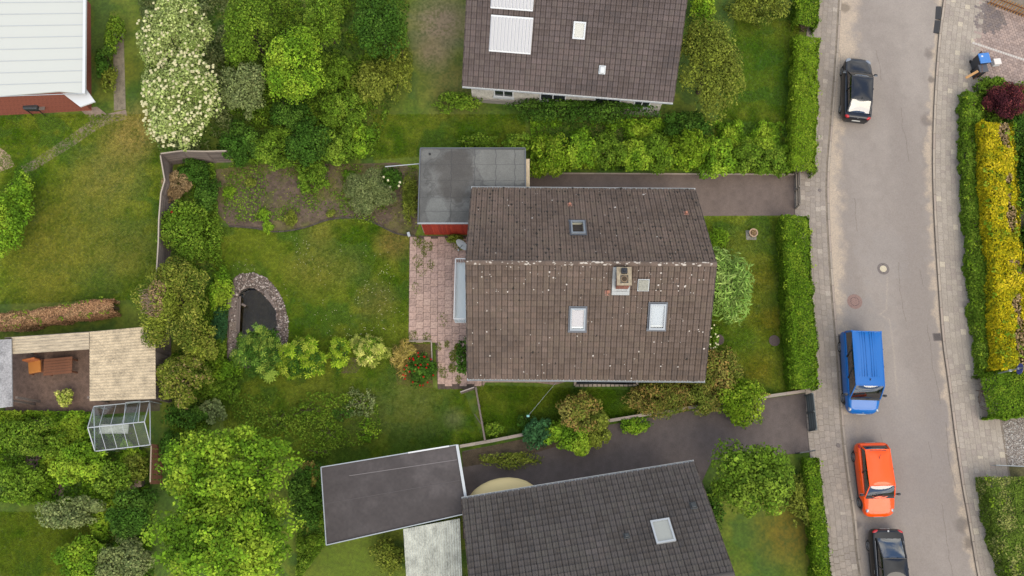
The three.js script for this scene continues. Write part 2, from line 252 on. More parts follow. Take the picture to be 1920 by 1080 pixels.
{ // dark curved edging along the lawn side of the bed
  const pts = XZ([[430, 425], [480, 429], [510, 435], [545, 433], [580, 425], [615, 413], [650, 409], [690, 413], [715, 425], [745, 439], [778, 443]]).map(([x, z]) => V3(x, 0.05, z));
  const c = new THREE.CatmullRomCurve3(pts), t = thing('lawn_edging', 'low dark edging curving between the bare bed and the lawn', 'edging'), n = 34;
  const m = [std(C(70, 64, 58), 0.95), std(C(84, 76, 68), 0.95)]; for (let i = 0; i < n; i++) mesh('edging_block', beam(c.getPointAt(i / n), c.getPointAt((i + 0.94) / n), 0.06, 0.12), m[i % 2], t);
}

// terrace of pinkish slabs
const terraceMats = tones([C(192, 163, 150), C(186, 158, 146), C(182, 155, 142), C(189, 160, 146), C(177, 150, 138), C(196, 168, 154)], mottle, 1.4);
const terrace = structure('terrace', prism(XZ([[768, 442], [905, 442], [905, 730], [821, 730], [816, 639], [766, 638]]), -0.03, 0.02), withMap(C(96, 82, 72), mottle, 1, 1));
{
  const R = mul(211), items = [], tp = XZ([[768, 444], [905, 444], [905, 727], [822, 727], [817, 638], [766, 637]]);
  const x0 = tp[0][0] + 0.02, z0 = tp[0][1]; const s = 0.42;
  for (let i = 0; i < 12; i++) for (let j = 0; j < 24; j++) {
    const x = x0 + (i + 0.5) * s + (j * s) * 0.02, z = z0 + (j + 0.5) * s + (i % 2 ? 0.12 : 0); if (!inside(x, z, tp) ) continue;
    items.push({ x, z, y: 0.042 + (R() - 0.5) * 0.012, a: (R() - 0.5) * 0.02, w: s - 0.014, l: s - 0.014, t: 0.05, m: Math.floor(R() * 6), tx: (R() - 0.5) * 0.02, tz: (R() - 0.5) * 0.02 });
  }
  lay(terrace, items, terraceMats, 'paving_slab', 'paving_slabs');
}
// brick drive in the north-east corner
const brickDrive = structure('driveway', prism(XZ([[1826, -60], [1990, -60], [1990, 170], [1905, 160], [1830, 150], [1818, 120]]), 0, 0.07), sandBed);
{
  const R = mul(223), items = [], poly = XZ([[1829, -6], [1960, 40], [1960, 172], [1905, 158], [1832, 148], [1821, 120]]), mats = tones([C(160, 142, 134), C(150, 132, 124), C(170, 150, 140), C(128, 116, 110), C(118, 108, 106)], speckle, 0.5);
  const o = G(1829, 0), a = 0.38, ca = Math.cos(a), sa = Math.sin(a), dark = spots([[1850, 35, 30, [0, 0, 0], 1]])[0];
  for (let i = -20; i < 40; i++) for (let j = -30; j < 40; j++) {
    const u = (i + (j % 2 ? 0.5 : 0)) * 0.215, v = j * 0.18, x = o.x + u * ca - v * sa, z = o.z + u * sa + v * ca; if (!inside(x, z, poly)) continue;
    const dk = Math.hypot(x - dark.x, z - dark.z) < dark.r + R() * 0.25;
    items.push({ x, z, y: 0.1 + (R() - 0.5) * 0.006, a: -a, w: 0.205, l: 0.17, t: 0.05, m: dk ? 3 + Math.floor(R() * 2) : Math.floor(R() * 3), out: z < -31 });
  }
  lay(brickDrive, items, mats, 'paving_brick', 'paving_bricks');
  const a0 = G(1823, 80, 0.1), b0 = G(1950, 122, 0.1), d = b0.clone().sub(a0), n = Math.floor(d.length() / 0.16), sm = std(C(200, 192, 184), 0.9);
  for (let i = 0; i < n; i++) { const p = a0.clone().addScaledVector(d, (i + 0.5) / n), q = mesh('paving_sett', slabGeo, sm, brickDrive); q.position.set(p.x, 0.112, p.z); q.rotation.y = -Math.atan2(d.z, d.x); q.scale.set(0.145, 0.05, 0.15); }
  const a1 = G(1835, -4, 0.1), b1 = G(1960, 46, 0.1), d1 = b1.clone().sub(a1), n1 = Math.floor(d1.length() / 0.5);
  for (let i = 0; i < n1; i++) { const p = a1.clone().addScaledVector(d1, (i + 0.5) / n1), q = mesh('edging_stone', slabGeo, kerbMats[i % 3], brickDrive); q.position.set(p.x, 0.16, p.z); q.rotation.y = -Math.atan2(d1.z, d1.x); q.scale.set(0.48, 0.15, 0.1); }
}
// gravel plot on the east side
const gravelPoly = XZ([[1862, 786], [1990, 770], [1990, 880], [1868, 872]]);
structure('gravel_plot', sheet(gravelPoly, 0.05), withMap(C(150, 140, 130), speckle, 0.6, 1));
function pebbles(name, polyTest, bounds, n, size, cols, y, seed, parent) {
  const R = mul(seed), g = new THREE.IcosahedronGeometry(1, 0), im = new THREE.InstancedMesh(g, std(0xffffff, 0.95), n), m = new THREE.Matrix4(); let k = 0, guard = 0;
  while (k < n && guard++ < n * 30) {
    const x = bounds[0] + R() * (bounds[1] - bounds[0]), z = bounds[2] + R() * (bounds[3] - bounds[2]); if (!polyTest(x, z)) continue;
    const s = size * (0.45 + R() * R() * 1.3); m.compose(V3(x, y + s * 0.3, z), new THREE.Quaternion().setFromEuler(new THREE.Euler(R() * 6, R() * 6, R() * 6)), V3(s, s * (0.5 + R() * 0.3), s * (0.7 + R() * 0.5)));
    im.setMatrixAt(k, m); im.setColorAt(k, cols[Math.floor(R() * cols.length)].clone().multiplyScalar(0.75 + R() * 0.5)); k++;
  }
  im.count = k; im.name = numbered(name); im.castShadow = im.receiveShadow = true; im.userData = { kind: 'stuff' }; (parent || scene).add(im); return im;
}
const boundsOf = (p) => [Math.min(...p.map((q) => q[0])), Math.max(...p.map((q) => q[0])), Math.min(...p.map((q) => q[1])), Math.max(...p.map((q) => q[1]))];
pebbles('gravel', (x, z) => inside(x, z, gravelPoly), boundsOf(gravelPoly), 9000, 0.032, [C(190, 182, 172), C(160, 148, 138), C(130, 118, 110), C(205, 200, 192)], 0.05, 231);

// pond
const pondRim = XZ([[438, 522], [450, 514], [476, 512], [500, 521], [520, 543], [533, 568], [541, 600], [540, 640], [534, 676], [500, 690], [450, 690], [426, 672], [426, 620], [432, 560]]);
const pondBank = structure('pond_bank', sheet(pondRim, 0.03, [pond]), soil(C(118, 102, 92)));
structure('pond_bed', prism(offsetCurve([...pond, pond[0]], 0.02).slice(0, -1), -0.8, -0.66), withMap(C(92, 86, 58), mottle, 1.5, 1));
{
  const wall = []; const P = [...pond, pond[0]]; const pos = [], idx = [];
  P.forEach(([x, z], i) => { pos.push(x, 0.045, z, x, -0.7, z); if (i) { const k = i * 2; idx.push(k - 2, k - 1, k, k, k - 1, k + 1); } });
  const g = new THREE.BufferGeometry(); g.setAttribute('position', new THREE.Float32BufferAttribute(pos, 3)); g.setIndex(idx); g.computeVertexNormals();
  const liner = single('pond_liner', g, std(C(70, 68, 66), 0.6, { side: THREE.DoubleSide }), 'dark rubber liner round the inside of the garden pond', 'pond liner');
  const w = structure('pond_water', prism(pond, -0.6, -0.14), new THREE.MeshPhysicalMaterial({ color: 0xffffff, roughness: 0.06, transmission: 1, thickness: 0.4, ior: 1.33, attenuationColor: new THREE.Color().setRGB(0.36, 0.31, 0.24), attenuationDistance: 1.1 }));
}
pebbles('pond_gravel', (x, z) => inside(x, z, pondRim) && !inside(x, z, pond) && x > pond[0][0] - 0.25, boundsOf(pondRim), 5200, 0.048, [C(150, 134, 126), C(110, 96, 88), C(190, 178, 168), C(128, 110, 100), C(96, 84, 76)], 0.035, 233);
{
  const m = tones([C(136, 120, 112), C(124, 110, 104), C(142, 128, 116)], mottle, 1);
  const st = [[434, 566, 0.5, 0.55], [436, 590, 0.5, 0.75], [437, 613, 0.48, 0.6], [436, 633, 0.5, 0.6], [435, 654, 0.46, 0.65], [436, 672, 0.44, 0.5]];
  st.forEach(([px, py, w, l], i) => { const p = G(px, py, 0.08), o = mesh('flagstone', slabGeo, m[i % 3], pondBank); o.position.copy(p); o.rotation.y = 0.05 * ((i % 3) - 1); o.scale.set(w, 0.08, l); });
  const t = thing('pond_edge_board', 'grey weathered boards lying along the pond beside the flagstones', 'boards');
  for (const [a, b, x, z] of [[450, 556, 447, 625], [447, 560, 444, 618], [453, 570, 461, 574]]) mesh('board', beam(G(a, b, 0.1), G(x, z, 0.1), 0.12, 0.03), M.greyWood, t);
  const u = thing('pond_edge_board', 'grey board leaning over the gravel edge of the pond', 'boards'); mesh('board', beam(G(497, 547, 0.1), G(516, 577, 0.06), 0.16, 0.03), M.greyWood, u);
}

// ---------------------------------------------------------------- buildings
function tileGeo(w, e, tone, k) {
  const N = 12, th = 0.03, len = e + 0.045, pos = [], idx = [], uv = [], col = [];
  const prof = (t) => { const q = (t * 2) % 1; return 0.042 * Math.pow(Math.sin(Math.PI * clamp(q * 0.98 + 0.01)), 0.55) - (t < 0.02 || t > 0.98 ? 0.012 : 0); };
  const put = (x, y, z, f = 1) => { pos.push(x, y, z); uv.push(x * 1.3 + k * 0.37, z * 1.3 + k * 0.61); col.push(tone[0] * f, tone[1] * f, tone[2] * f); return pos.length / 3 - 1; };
  for (let i = 0; i <= N; i++) { const t = i / N, x = (t - 0.5) * (w - 0.012), y = prof(t); put(x, y + 0.004, 0); put(x, y + 0.062, len); }
  for (let i = 0; i < N; i++) { const a = i * 2; idx.push(a, a + 1, a + 2, a + 2, a + 1, a + 3); }
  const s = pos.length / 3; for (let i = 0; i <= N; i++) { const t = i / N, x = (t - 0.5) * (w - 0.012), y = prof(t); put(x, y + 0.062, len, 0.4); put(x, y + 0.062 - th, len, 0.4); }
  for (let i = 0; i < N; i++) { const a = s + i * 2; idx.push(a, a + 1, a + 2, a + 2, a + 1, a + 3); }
  const g = new THREE.BufferGeometry(); g.setAttribute('position', new THREE.Float32BufferAttribute(pos, 3)); g.setAttribute('uv', new THREE.Float32BufferAttribute(uv, 2)); g.setAttribute('color', new THREE.Float32BufferAttribute(col, 3)); g.setIndex(idx); g.computeVertexNormals(); return g;
}
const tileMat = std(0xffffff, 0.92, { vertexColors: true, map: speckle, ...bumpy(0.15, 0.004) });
// a pitched slope: deck board with rows of double-roll tiles; local z runs down the slope, y stands off it
function tileSlope(house, len, S, pitch, ridgeY, turn, opt) {
  const cols = Math.round(len / 0.3), rows = Math.round(S / 0.3245), w = len / cols, e = S / rows, R = mul(opt.seed);
  const deck = mesh('roof_slope', box(len - 0.06, 0.06, S, 0, -0.035, S / 2), std(C(70, 60, 52), 1), house);
  deck.position.set(0, ridgeY, 0); deck.rotation.set(pitch, turn, 0, 'YXZ'); deck.updateWorldMatrix(true, false);
  const vars = []; for (let k = 0; k < 7; k++) { const f = 0.76 + 0.5 * (k / 6), o = opt.tone.clone().multiplyScalar(f / 0.66); vars.push(tileGeo(w, e, [o.r * (0.985 + 0.04 * ((k * 3) % 4) / 3), o.g, o.b * (1.02 - 0.05 * ((k * 5) % 3) / 2)], k)); }
  const items = [];
  for (let r = 0; r < rows; r++) for (let c = 0; c < cols; c++) {
    const x = (c + 0.5) * w - len / 2, z = r * e, n = fbm(x * 0.5 + 20, z * 0.5 + 20, 3, opt.seed) - 0.5;
    if (opt.skip && opt.skip(x, z + e / 2)) continue;
    const p = deck.localToWorld(V3(x, 0, z)); items.push({ x, z, k: clamp(Math.floor(3.5 + n * 7 + (R() - 0.5) * 3.4), 0, 6), ry: (R() - 0.5) * 0.012, y: R() * 0.004, d: p.distanceTo(V3(0, CAM_H, 0)) });
  }
  items.sort((a, b) => a.d - b.d); const rest = [], m = new THREE.Matrix4();
  items.forEach((t, i) => {
    m.makeRotationY(t.ry).setPosition(t.x, t.y, t.z);
    if (i < (opt.own || 0)) { const o = mesh('roof_tile', vars[t.k], tileMat, deck); o.applyMatrix4(m); } else { const g = vars[t.k].clone(); g.applyMatrix4(m); rest.push(g); }
  });
  if (rest.length) { const o = mesh('roof_tiles', mergeGeometries(rest), tileMat, deck); o.userData.kind = 'stuff'; }
  // lichen and moss growing on the tiles: small irregular crusts and cushions
  const crust = (n, size, col, name, bias, seed) => {
    const Q = mul(seed), gs = []; for (let i = 0; i < n; i++) {
      let z = bias(Q) * S, x = (Q() - 0.5) * (len - 0.1); if (opt.skip && opt.skip(x, z)) continue;
      if (name === 'moss') { z = Math.round(z / e) * e + 0.05; x = Math.round((x + len / 2) / (w / 2)) * (w / 2) - len / 2 + (Q() - 0.5) * 0.05; }
      const s = size * (0.45 + Q() * Q() * 1.5), g = new THREE.IcosahedronGeometry(s, 1), P = g.attributes.position, ph = Q() * 9;
      for (let k = 0; k < P.count; k++) { const vx = P.getX(k), vz = P.getZ(k), q = 0.7 + 0.6 * vnoise(vx / s * 1.6 + ph, vz / s * 1.6 + ph, 5); P.setXYZ(k, vx * q, P.getY(k) * (name === 'moss' ? 0.5 : 0.1), vz * q); }
      g.computeVertexNormals(); g.translate(x, 0.072, z); gs.push(g);
    }
    if (gs.length) { const o = mesh(name, merge(gs), std(col, 1), deck); o.userData.kind = 'stuff'; }
  };
  { // dirt and algae plus painted gap shade, a ragged line below every overlap
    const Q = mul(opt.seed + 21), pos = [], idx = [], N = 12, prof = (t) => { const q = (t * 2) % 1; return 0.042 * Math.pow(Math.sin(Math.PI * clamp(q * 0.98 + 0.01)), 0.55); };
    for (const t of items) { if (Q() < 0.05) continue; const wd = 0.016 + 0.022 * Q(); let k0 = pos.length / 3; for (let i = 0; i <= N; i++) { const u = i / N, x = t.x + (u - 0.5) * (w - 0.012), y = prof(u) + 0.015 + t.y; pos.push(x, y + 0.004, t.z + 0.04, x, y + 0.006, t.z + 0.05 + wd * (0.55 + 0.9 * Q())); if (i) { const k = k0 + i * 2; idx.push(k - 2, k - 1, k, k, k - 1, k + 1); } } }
    const g = new THREE.BufferGeometry(); g.setAttribute('position', new THREE.Float32BufferAttribute(pos, 3)); g.setIndex(idx); g.computeVertexNormals(); const o = mesh('dirt_shade_lines', g, std(opt.tone.clone().multiplyScalar(opt.dirt || 0.5), 1), deck); o.userData.kind = 'stuff';
  }
  if (opt.lichen) crust(opt.lichen, 0.038, C(205, 196, 186), 'lichen', opt.lichenBias || ((Q) => Q()), opt.seed + 5);
  if (opt.moss) crust(opt.moss, 0.052, C(40, 36, 30), 'moss', (Q) => Q(), opt.seed + 9);
  for (const s of [-1, 1]) for (let r = 0; r < rows; r++) { const o = mesh('verge_tile', slabGeo, opt.verge[r % opt.verge.length], deck); o.position.set(s * (len / 2 + 0.012), 0.055, (r + 0.5) * e); o.scale.set(0.06, 0.15, e - 0.02); }
  return deck;
}
function onSlope(slope, px, py, y = 0) { slope.updateWorldMatrix(true, false); const o = slope.worldToLocal(V3(0, CAM_H, 0)), p = slope.worldToLocal(V3(0, CAM_H, 0).addScaledVector(rayOf(px, py), 40)), d = p.sub(o), t = (y - o.y) / d.y; return o.addScaledVector(d, t); }
function gutter(house, len, y, z, name = 'gutter', mat = M.zinc) {
  const s = new THREE.Shape(); s.absarc(0, 0, 0.075, 0, Math.PI, true); s.lineTo(-0.066, 0); s.absarc(0, 0, 0.066, Math.PI, 0, false);
  const g = new THREE.ExtrudeGeometry(s, { depth: len, bevelEnabled: false, curveSegments: 8 }); g.rotateY(Math.PI / 2); g.translate(-len / 2, y, z); return mesh(name, g, mat, house);
}
function skylight(house, slope, x, z, w, l, opt = {}) {
  const t = new THREE.Group(); t.name = 'skylight'; house.add(t);
  slope.updateMatrix(); t.position.copy(slope.position); t.quaternion.copy(slope.quaternion); t.translateX(x); t.translateZ(z); t.translateY(0.1); if (opt.label) t.userData.label = opt.label;
  const fm = std(C(150, 158, 166), 0.45, { metalness: 0.4 }), dk = std(C(96, 100, 108), 0.5, { metalness: 0.3 });
  mesh('flashing', merge([box(w + 0.16, 0.03, 0.1, 0, 0.015, -l / 2 - 0.03), box(w + 0.2, 0.03, 0.16, 0, 0.02, l / 2 + 0.06), box(0.09, 0.03, l, -w / 2 - 0.04, 0.015, 0), box(0.09, 0.03, l, w / 2 + 0.04, 0.015, 0)]), dk, t);
  const sash = mesh('frame', merge([box(w, 0.1, 0.1, 0, 0.06, -l / 2 + 0.05), box(w, 0.1, 0.1, 0, 0.06, l / 2 - 0.05), box(0.08, 0.1, l - 0.2, -w / 2 + 0.04, 0.06, 0), box(0.08, 0.1, l - 0.2, w / 2 - 0.04, 0.06, 0)]), fm, t);
  const gl = mesh('pane', (() => { const q = new THREE.PlaneGeometry(w - 0.16, l - 0.2); q.rotateX(-Math.PI / 2); q.translate(0, 0.075, 0); return q; })(), M.glassDark, t);
  mesh(opt.blind ? 'blind' : 'window_well', box(w - 0.16, 0.01, l - 0.2, 0, opt.blind ? 0.03 : -0.4, 0), opt.blind ? std(opt.blind, 0.8) : std(C(88, 76, 64), 0.9), t);
  if (!opt.blind) mesh('window_lining', merge([box(w - 0.1, 0.4, 0.03, 0, -0.19, -l / 2 + 0.1), box(w - 0.1, 0.4, 0.03, 0, -0.19, l / 2 - 0.1), box(0.03, 0.4, l - 0.2, -w / 2 + 0.08, -0.19, 0), box(0.03, 0.4, l - 0.2, w / 2 - 0.08, -0.19, 0)]), std(C(225, 215, 190), 0.8), t);
  if (opt.bar) mesh('blind_rail', box(w - 0.17, 0.02, 0.1, 0, 0.05, l / 2 - 0.16), M.white, t);
  if (opt.open) { sash.rotation.x = gl.rotation.x = -opt.open; sash.position.y = gl.position.y = 0.04; }
  return t;
}
function gableWalls(house, lx, lz, he, rise, fullHalf, mat) {
  const top = he + rise * (lz / 2 / fullHalf) - 0 , s = new THREE.Shape(), hz = lz / 2, y1 = he + rise * (1 - hz / fullHalf) - 0.12;
  s.moveTo(-hz, 0); s.lineTo(hz, 0); s.lineTo(hz, y1); s.lineTo(0, he + rise - 0.12); s.lineTo(-hz, y1); s.closePath();
  const g = new THREE.ExtrudeGeometry(s, { depth: lx, bevelEnabled: false }); g.rotateY(-Math.PI / 2); g.translate(lx / 2, 0, 0); return mesh('wall', g, mat, house);
}
function wallWindow(house, x, y, z, w, h, turn) {
  const t = new THREE.Group(); t.name = 'window'; t.position.set(x, y, z); t.rotation.y = turn; house.add(t);
  mesh('frame', merge([box(w, 0.07, 0.08, 0, h / 2 - 0.035, 0), box(w, 0.07, 0.08, 0, -h / 2 + 0.035, 0), box(0.07, h - 0.14, 0.08, -w / 2 + 0.035, 0, 0), box(0.07, h - 0.14, 0.08, w / 2 - 0.035, 0, 0), box(0.06, h - 0.14, 0.06, 0, 0, 0)]), M.white, t);
  mesh('pane', box(w - 0.14, h - 0.14, 0.01, 0, 0, 0.01), std(C(40, 46, 50), 0.05), t); mesh('sill', box(w + 0.1, 0.04, 0.2, 0, -h / 2 - 0.025, 0.06), M.zinc, t);
}
const vergeMats = [std(C(74, 64, 58), 0.95), std(C(92, 80, 72), 0.95), std(C(60, 52, 47), 0.95)];

// ---- the house in the middle
const HE = 3.2, HR = 3.688, HD = 5.339, HL = 12.6, pitch = Math.atan2(HR, HD), HS = Math.hypot(HR, HD);
const house = thing('detached_house', 'brown tiled gable house with lichen on the ridge in the middle of the garden', 'house', [3.981, 0, -10.938], -0.008);
house.updateMatrixWorld(true);
gableWalls(house, 12.05, 9.7, HE, HR, HD, M.render);
const roofTone = C(119, 102, 90, 0.76);
let skips = [];
const probe = new THREE.Group(); probe.position.set(0, HE + HR, 0); house.add(probe);
const sloped = (turn, px, py) => { probe.rotation.set(pitch, turn, 0, 'YXZ'); return onSlope(probe, px, py, 0.05); };
const sk1 = sloped(0, 1083, 597), sk2 = sloped(0, 1232, 592), skN = sloped(Math.PI, 1083.5, 429), hatchP = sloped(0, 1206, 534), chP = sloped(0, 1164.5, 526);
house.remove(probe);
const within = (p, w, l) => (x, z) => Math.abs(x - p.x) < w / 2 && Math.abs(z - p.z) < l / 2;
const holesS = [within(sk1, 0.72, 1.2), within(sk2, 0.8, 1.3), within(chP, 0.7, 1.0)], holesN = [within(skN, 0.72, 1.0)];
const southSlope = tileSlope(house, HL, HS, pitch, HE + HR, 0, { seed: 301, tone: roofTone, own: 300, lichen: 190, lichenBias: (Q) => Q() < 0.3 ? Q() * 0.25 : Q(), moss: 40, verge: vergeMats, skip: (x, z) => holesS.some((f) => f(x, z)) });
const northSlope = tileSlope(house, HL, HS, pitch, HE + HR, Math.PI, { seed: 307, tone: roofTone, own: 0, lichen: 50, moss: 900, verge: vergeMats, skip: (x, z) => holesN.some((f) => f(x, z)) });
{ // ridge tiles with crusts of lichen
  const n = 38, R = mul(311), g = new THREE.CylinderGeometry(0.13, 0.145, HL / n + 0.03, 12, 1, true, 0, Math.PI); g.rotateZ(Math.PI / 2); g.rotateX(0); const gg = g.clone();
  const P = gg.attributes.position; for (let i = 0; i < P.count; i++) { }
  const mats = [0.85, 1, 1.12].map((f) => withMap(roofTone.clone().multiplyScalar(f * 1.05), speckle, 0.5, 0.92, { side: THREE.DoubleSide }));
  gg.computeBoundingBox(); const up = gg.boundingBox.max.y > 0.1 ? 0 : 1;
  for (let i = 0; i < n; i++) { const o = mesh('ridge_tile', gg, mats[Math.floor(R() * 3)], house); o.position.set(-HL / 2 + (i + 0.5) * HL / n, HE + HR + 0.0, 0); if (gg.boundingBox.max.y < 0.1) o.rotation.x = Math.PI; else if (gg.boundingBox.min.y < -0.1) o.rotation.x = gg.boundingBox.max.z > 0.1 ? -Math.PI / 2 : Math.PI / 2; }
  const gs = []; for (let i = 0; i < 90; i++) { const s = 0.02 + R() * R() * 0.075, q = new THREE.IcosahedronGeometry(s, 1), a = (R() - 0.35) * 1.5; q.scale(1 + R(), 0.25, 0.8); q.translate(0, 0.145, 0); q.rotateX(a); q.translate((R() - 0.5) * HL, HE + HR, 0); gs.push(q); }
  const o = mesh('lichen', merge(gs), std(C(200, 190, 178), 1), house); o.userData.kind = 'stuff';
}
gutter(house, HL + 0.06, HE + 0.01, HD + 0.09); gutter(house, HL + 0.06, HE + 0.01, -HD - 0.09);
skylight(house, southSlope, sk1.x, sk1.z, 0.78, 1.25, { blind: C(186, 178, 184), bar: true, label: 'closed roof window with a pale pinkish blind' });
skylight(house, southSlope, sk2.x, sk2.z, 0.82, 1.4, { blind: C(184, 190, 198), bar: true, open: 0.06, label: 'slightly tilted roof window with a pale blue-white blind' });
skylight(house, northSlope, skN.x, skN.z, 0.74, 1.1, { label: 'small roof window without a blind on the shaded slope' });
{ // zinc hatch
  const t = new THREE.Group(); t.name = 'roof_hatch'; house.add(t); t.position.copy(southSlope.position); t.quaternion.copy(southSlope.quaternion); t.translateX(hatchP.x); t.translateZ(hatchP.z); t.translateY(0.06);
  mesh('hatch_frame', rbox(0.6, 0.08, 0.66, 0.02, 0, 0.03, 0), M.steel, t); mesh('hatch_cover', rbox(0.52, 0.05, 0.58, 0.02, 0, 0.085, 0), withMap(C(150, 150, 138), mottle, 0.8, 0.6), t);
}
{ // chimney
  const p = chP.clone(), w = southSlope.localToWorld(p.clone()), l = house.worldToLocal(w.clone()), ch = new THREE.Group(); ch.name = 'chimney'; ch.position.set(l.x + 0.05, l.y, l.z - 0.02); house.add(ch);
  const fl = new THREE.Group(); fl.name = 'chimney_flashing'; house.add(fl); fl.position.copy(southSlope.position); fl.quaternion.copy(southSlope.quaternion); fl.translateX(chP.x); fl.translateZ(chP.z); fl.translateY(0.105);
  const lead = withMap(C(176, 180, 180), mottle, 0.6, 0.6, { metalness: 0.2 });
  mesh('lead_sheet', merge([box(0.14, 0.05, 1.42, -0.38, 0, 0), box(0.14, 0.05, 1.42, 0.38, 0, 0), box(0.9, 0.06, 0.2, 0, 0.004, 0.66), box(0.9, 0.06, 0.24, 0, 0.004, -0.62), box(0.62, 0.04, 1.2, 0, -0.02, 0)]), lead, fl);
  const mb = tones([C(146, 92, 74), C(132, 82, 66), C(156, 104, 86)], mottle, 0.5), R = mul(331);
  mesh('mortar_core', box(0.56, 1.35, 0.76, 0, 0.05, 0), M.concrete, ch);
  for (let r = 0; r < 12; r++) for (const [ax, n, span, off] of [['x', 2, 0.58, 0.39], ['x', 2, 0.58, -0.39], ['z', 3, 0.76, 0.29], ['z', 3, 0.76, -0.29]]) for (let i = 0; i < n; i++) {
    const o = mesh('brick', slabGeo, mb[Math.floor(R() * 3)], ch), u = (i + 0.5) * span / n - span / 2 + (r % 2 ? 0.03 : -0.03), y = -0.18 + r * 0.077; o.scale.set(ax === 'x' ? span / n - 0.012 : 0.05, 0.066, ax === 'x' ? 0.05 : span / n - 0.012); o.position.set(ax === 'x' ? u : off, y, ax === 'x' ? off : u);
  }
  const cap = shapeOf([[-0.36, -0.46], [0.36, -0.46], [0.36, 0.46], [-0.36, 0.46]], [[[-0.2, -0.06], [0.2, -0.06], [0.2, 0.36], [-0.2, 0.36]]]);
  const cg = new THREE.ExtrudeGeometry(cap, { depth: 0.07, bevelEnabled: true, bevelSize: 0.012, bevelThickness: 0.012, bevelSegments: 1 }); cg.rotateX(-Math.PI / 2); cg.translate(0, 0.735, 0); mesh('chimney_cap', cg, withMap(C(168, 154, 130), mottle, 0.6, 0.95), ch);
  mesh('flue', cyl(0.17, 0.17, 0.12, 0, 0.72, 0.15, 20), withMap(C(140, 120, 96), mottle, 0.3, 1), ch); mesh('flue_opening', cyl(0.13, 0.13, 0.005, 0, 0.838, 0.15, 18), std(C(74, 60, 44), 1), ch);
  mesh('flue_cowl', merge([rbox(0.3, 0.2, 0.28, 0.03, 0, 0.9, -0.24), cyl(0.07, 0.07, 0.06, 0, 1.0, -0.24)]), std(C(46, 48, 54), 0.5, { metalness: 0.4 }), ch);
}
for (const [s, turn, px, py] of [[northSlope, 1, 1068, 384], [northSlope, 1, 1286, 400], [southSlope, 0, 1139, 549]]) { const p = onSlope(s, px, py, 0.06), l = house.worldToLocal(s.localToWorld(p)), t = new THREE.Group(); t.name = 'vent_pipe'; t.position.copy(l); house.add(t); mesh('pipe', cyl(0.07, 0.06, 0.28, 0, -0.05, 0), M.terracotta, t); mesh('vent_base', rbox(0.28, 0.06, 0.3, 0.03, 0, 0, 0), withMap(C(160, 118, 104), speckle, 0.5), t).rotation.x = turn ? -pitch : pitch; }
for (const [s, px, py] of [[northSlope, 918, 371], [northSlope, 912, 468], [northSlope, 1088, 373], [northSlope, 1096, 470], [northSlope, 1250, 375], [southSlope, 912, 527], [southSlope, 1095, 527], [southSlope, 913, 680], [southSlope, 1090, 682], [southSlope, 1270, 533], [southSlope, 1285, 684]]) {
  const p = onSlope(s, px, py, 0.06), g = new THREE.TorusGeometry(0.09, 0.014, 6, 14, Math.PI); g.rotateX(-Math.PI / 2 + 0.25); const o = mesh('roof_hook', g, M.darkMetal, house); o.position.copy(house.worldToLocal(s.localToWorld(p))); o.quaternion.copy(s.quaternion);
}
wallWindow(house, -6.03, 1.4, 2.6, 1.6, 1.3, -Math.PI / 2); wallWindow(house, 6.03, 1.5, 1.5, 1.8, 1.3, Math.PI / 2); wallWindow(house, 6.03, 4.4, 0, 1.4, 1.1, Math.PI / 2); wallWindow(house, 2.5, 1.5, 4.86, 1.6, 1.2, 0); wallWindow(house, -2.5, 1.5, 4.86, 1.6, 1.2, 0); wallWindow(house, -6.03, 4.1, 0.2, 1.6, 1.9, -Math.PI / 2);
{ // balcony on the west gable
  const b = new THREE.Group(); b.name = 'balcony'; house.add(b); const A = house.worldToLocal(G(853, 485, 3.75)), B = house.worldToLocal(G(852, 598, 3.75)), x0 = (A.x + B.x) / 2, x1 = -6.03, z0 = A.z, z1 = B.z, yf = 2.75, yr = 3.75;
  b.userData.label = 'balcony with pale blue-grey floor and white railing';
  mesh('balcony_floor', box(x1 - x0, 0.16, z1 - z0, (x0 + x1) / 2, yf, (z0 + z1) / 2), std(C(206, 216, 220, 1.15), 0.5), b);
  mesh('top_rail', merge([beam(V3(x0, yr, z0), V3(x0, yr, z1), 0.05, 0.04), beam(V3(x0, yr, z0), V3(x1, yr, z0), 0.05, 0.04), beam(V3(x0, yr, z1), V3(x1, yr, z1), 0.05, 0.04)]), M.white, b);
  mesh('bottom_rail', merge([beam(V3(x0, yf + 0.14, z0), V3(x0, yf + 0.14, z1), 0.04, 0.04), beam(V3(x0, yf + 0.14, z0), V3(x1, yf + 0.14, z0), 0.04, 0.04), beam(V3(x0, yf + 0.14, z1), V3(x1, yf + 0.14, z1), 0.04, 0.04)]), M.white, b);
  const bg = box(0.025, yr - yf - 0.18, 0.025); const put = (x, z) => { const o = mesh('baluster', bg, M.white, b); o.position.set(x, (yr + yf + 0.14) / 2, z); };
  const n = 28; for (let i = 0; i <= n; i++) put(x0, z0 + (z1 - z0) * i / n); for (let i = 1; i < 8; i++) { put(x0 + (x1 - x0) * i / 8, z0); put(x0 + (x1 - x0) * i / 8, z1); }
  mesh('bracket', merge([beam(V3(x0 + 0.2, yf - 0.1, z0 + 0.4), V3(x1, yf - 0.8, z0 + 0.4), 0.08, 0.08), beam(V3(x0 + 0.2, yf - 0.1, z1 - 0.4), V3(x1, yf - 0.8, z1 - 0.4), 0.08, 0.08)]), M.darkMetal, b);
}
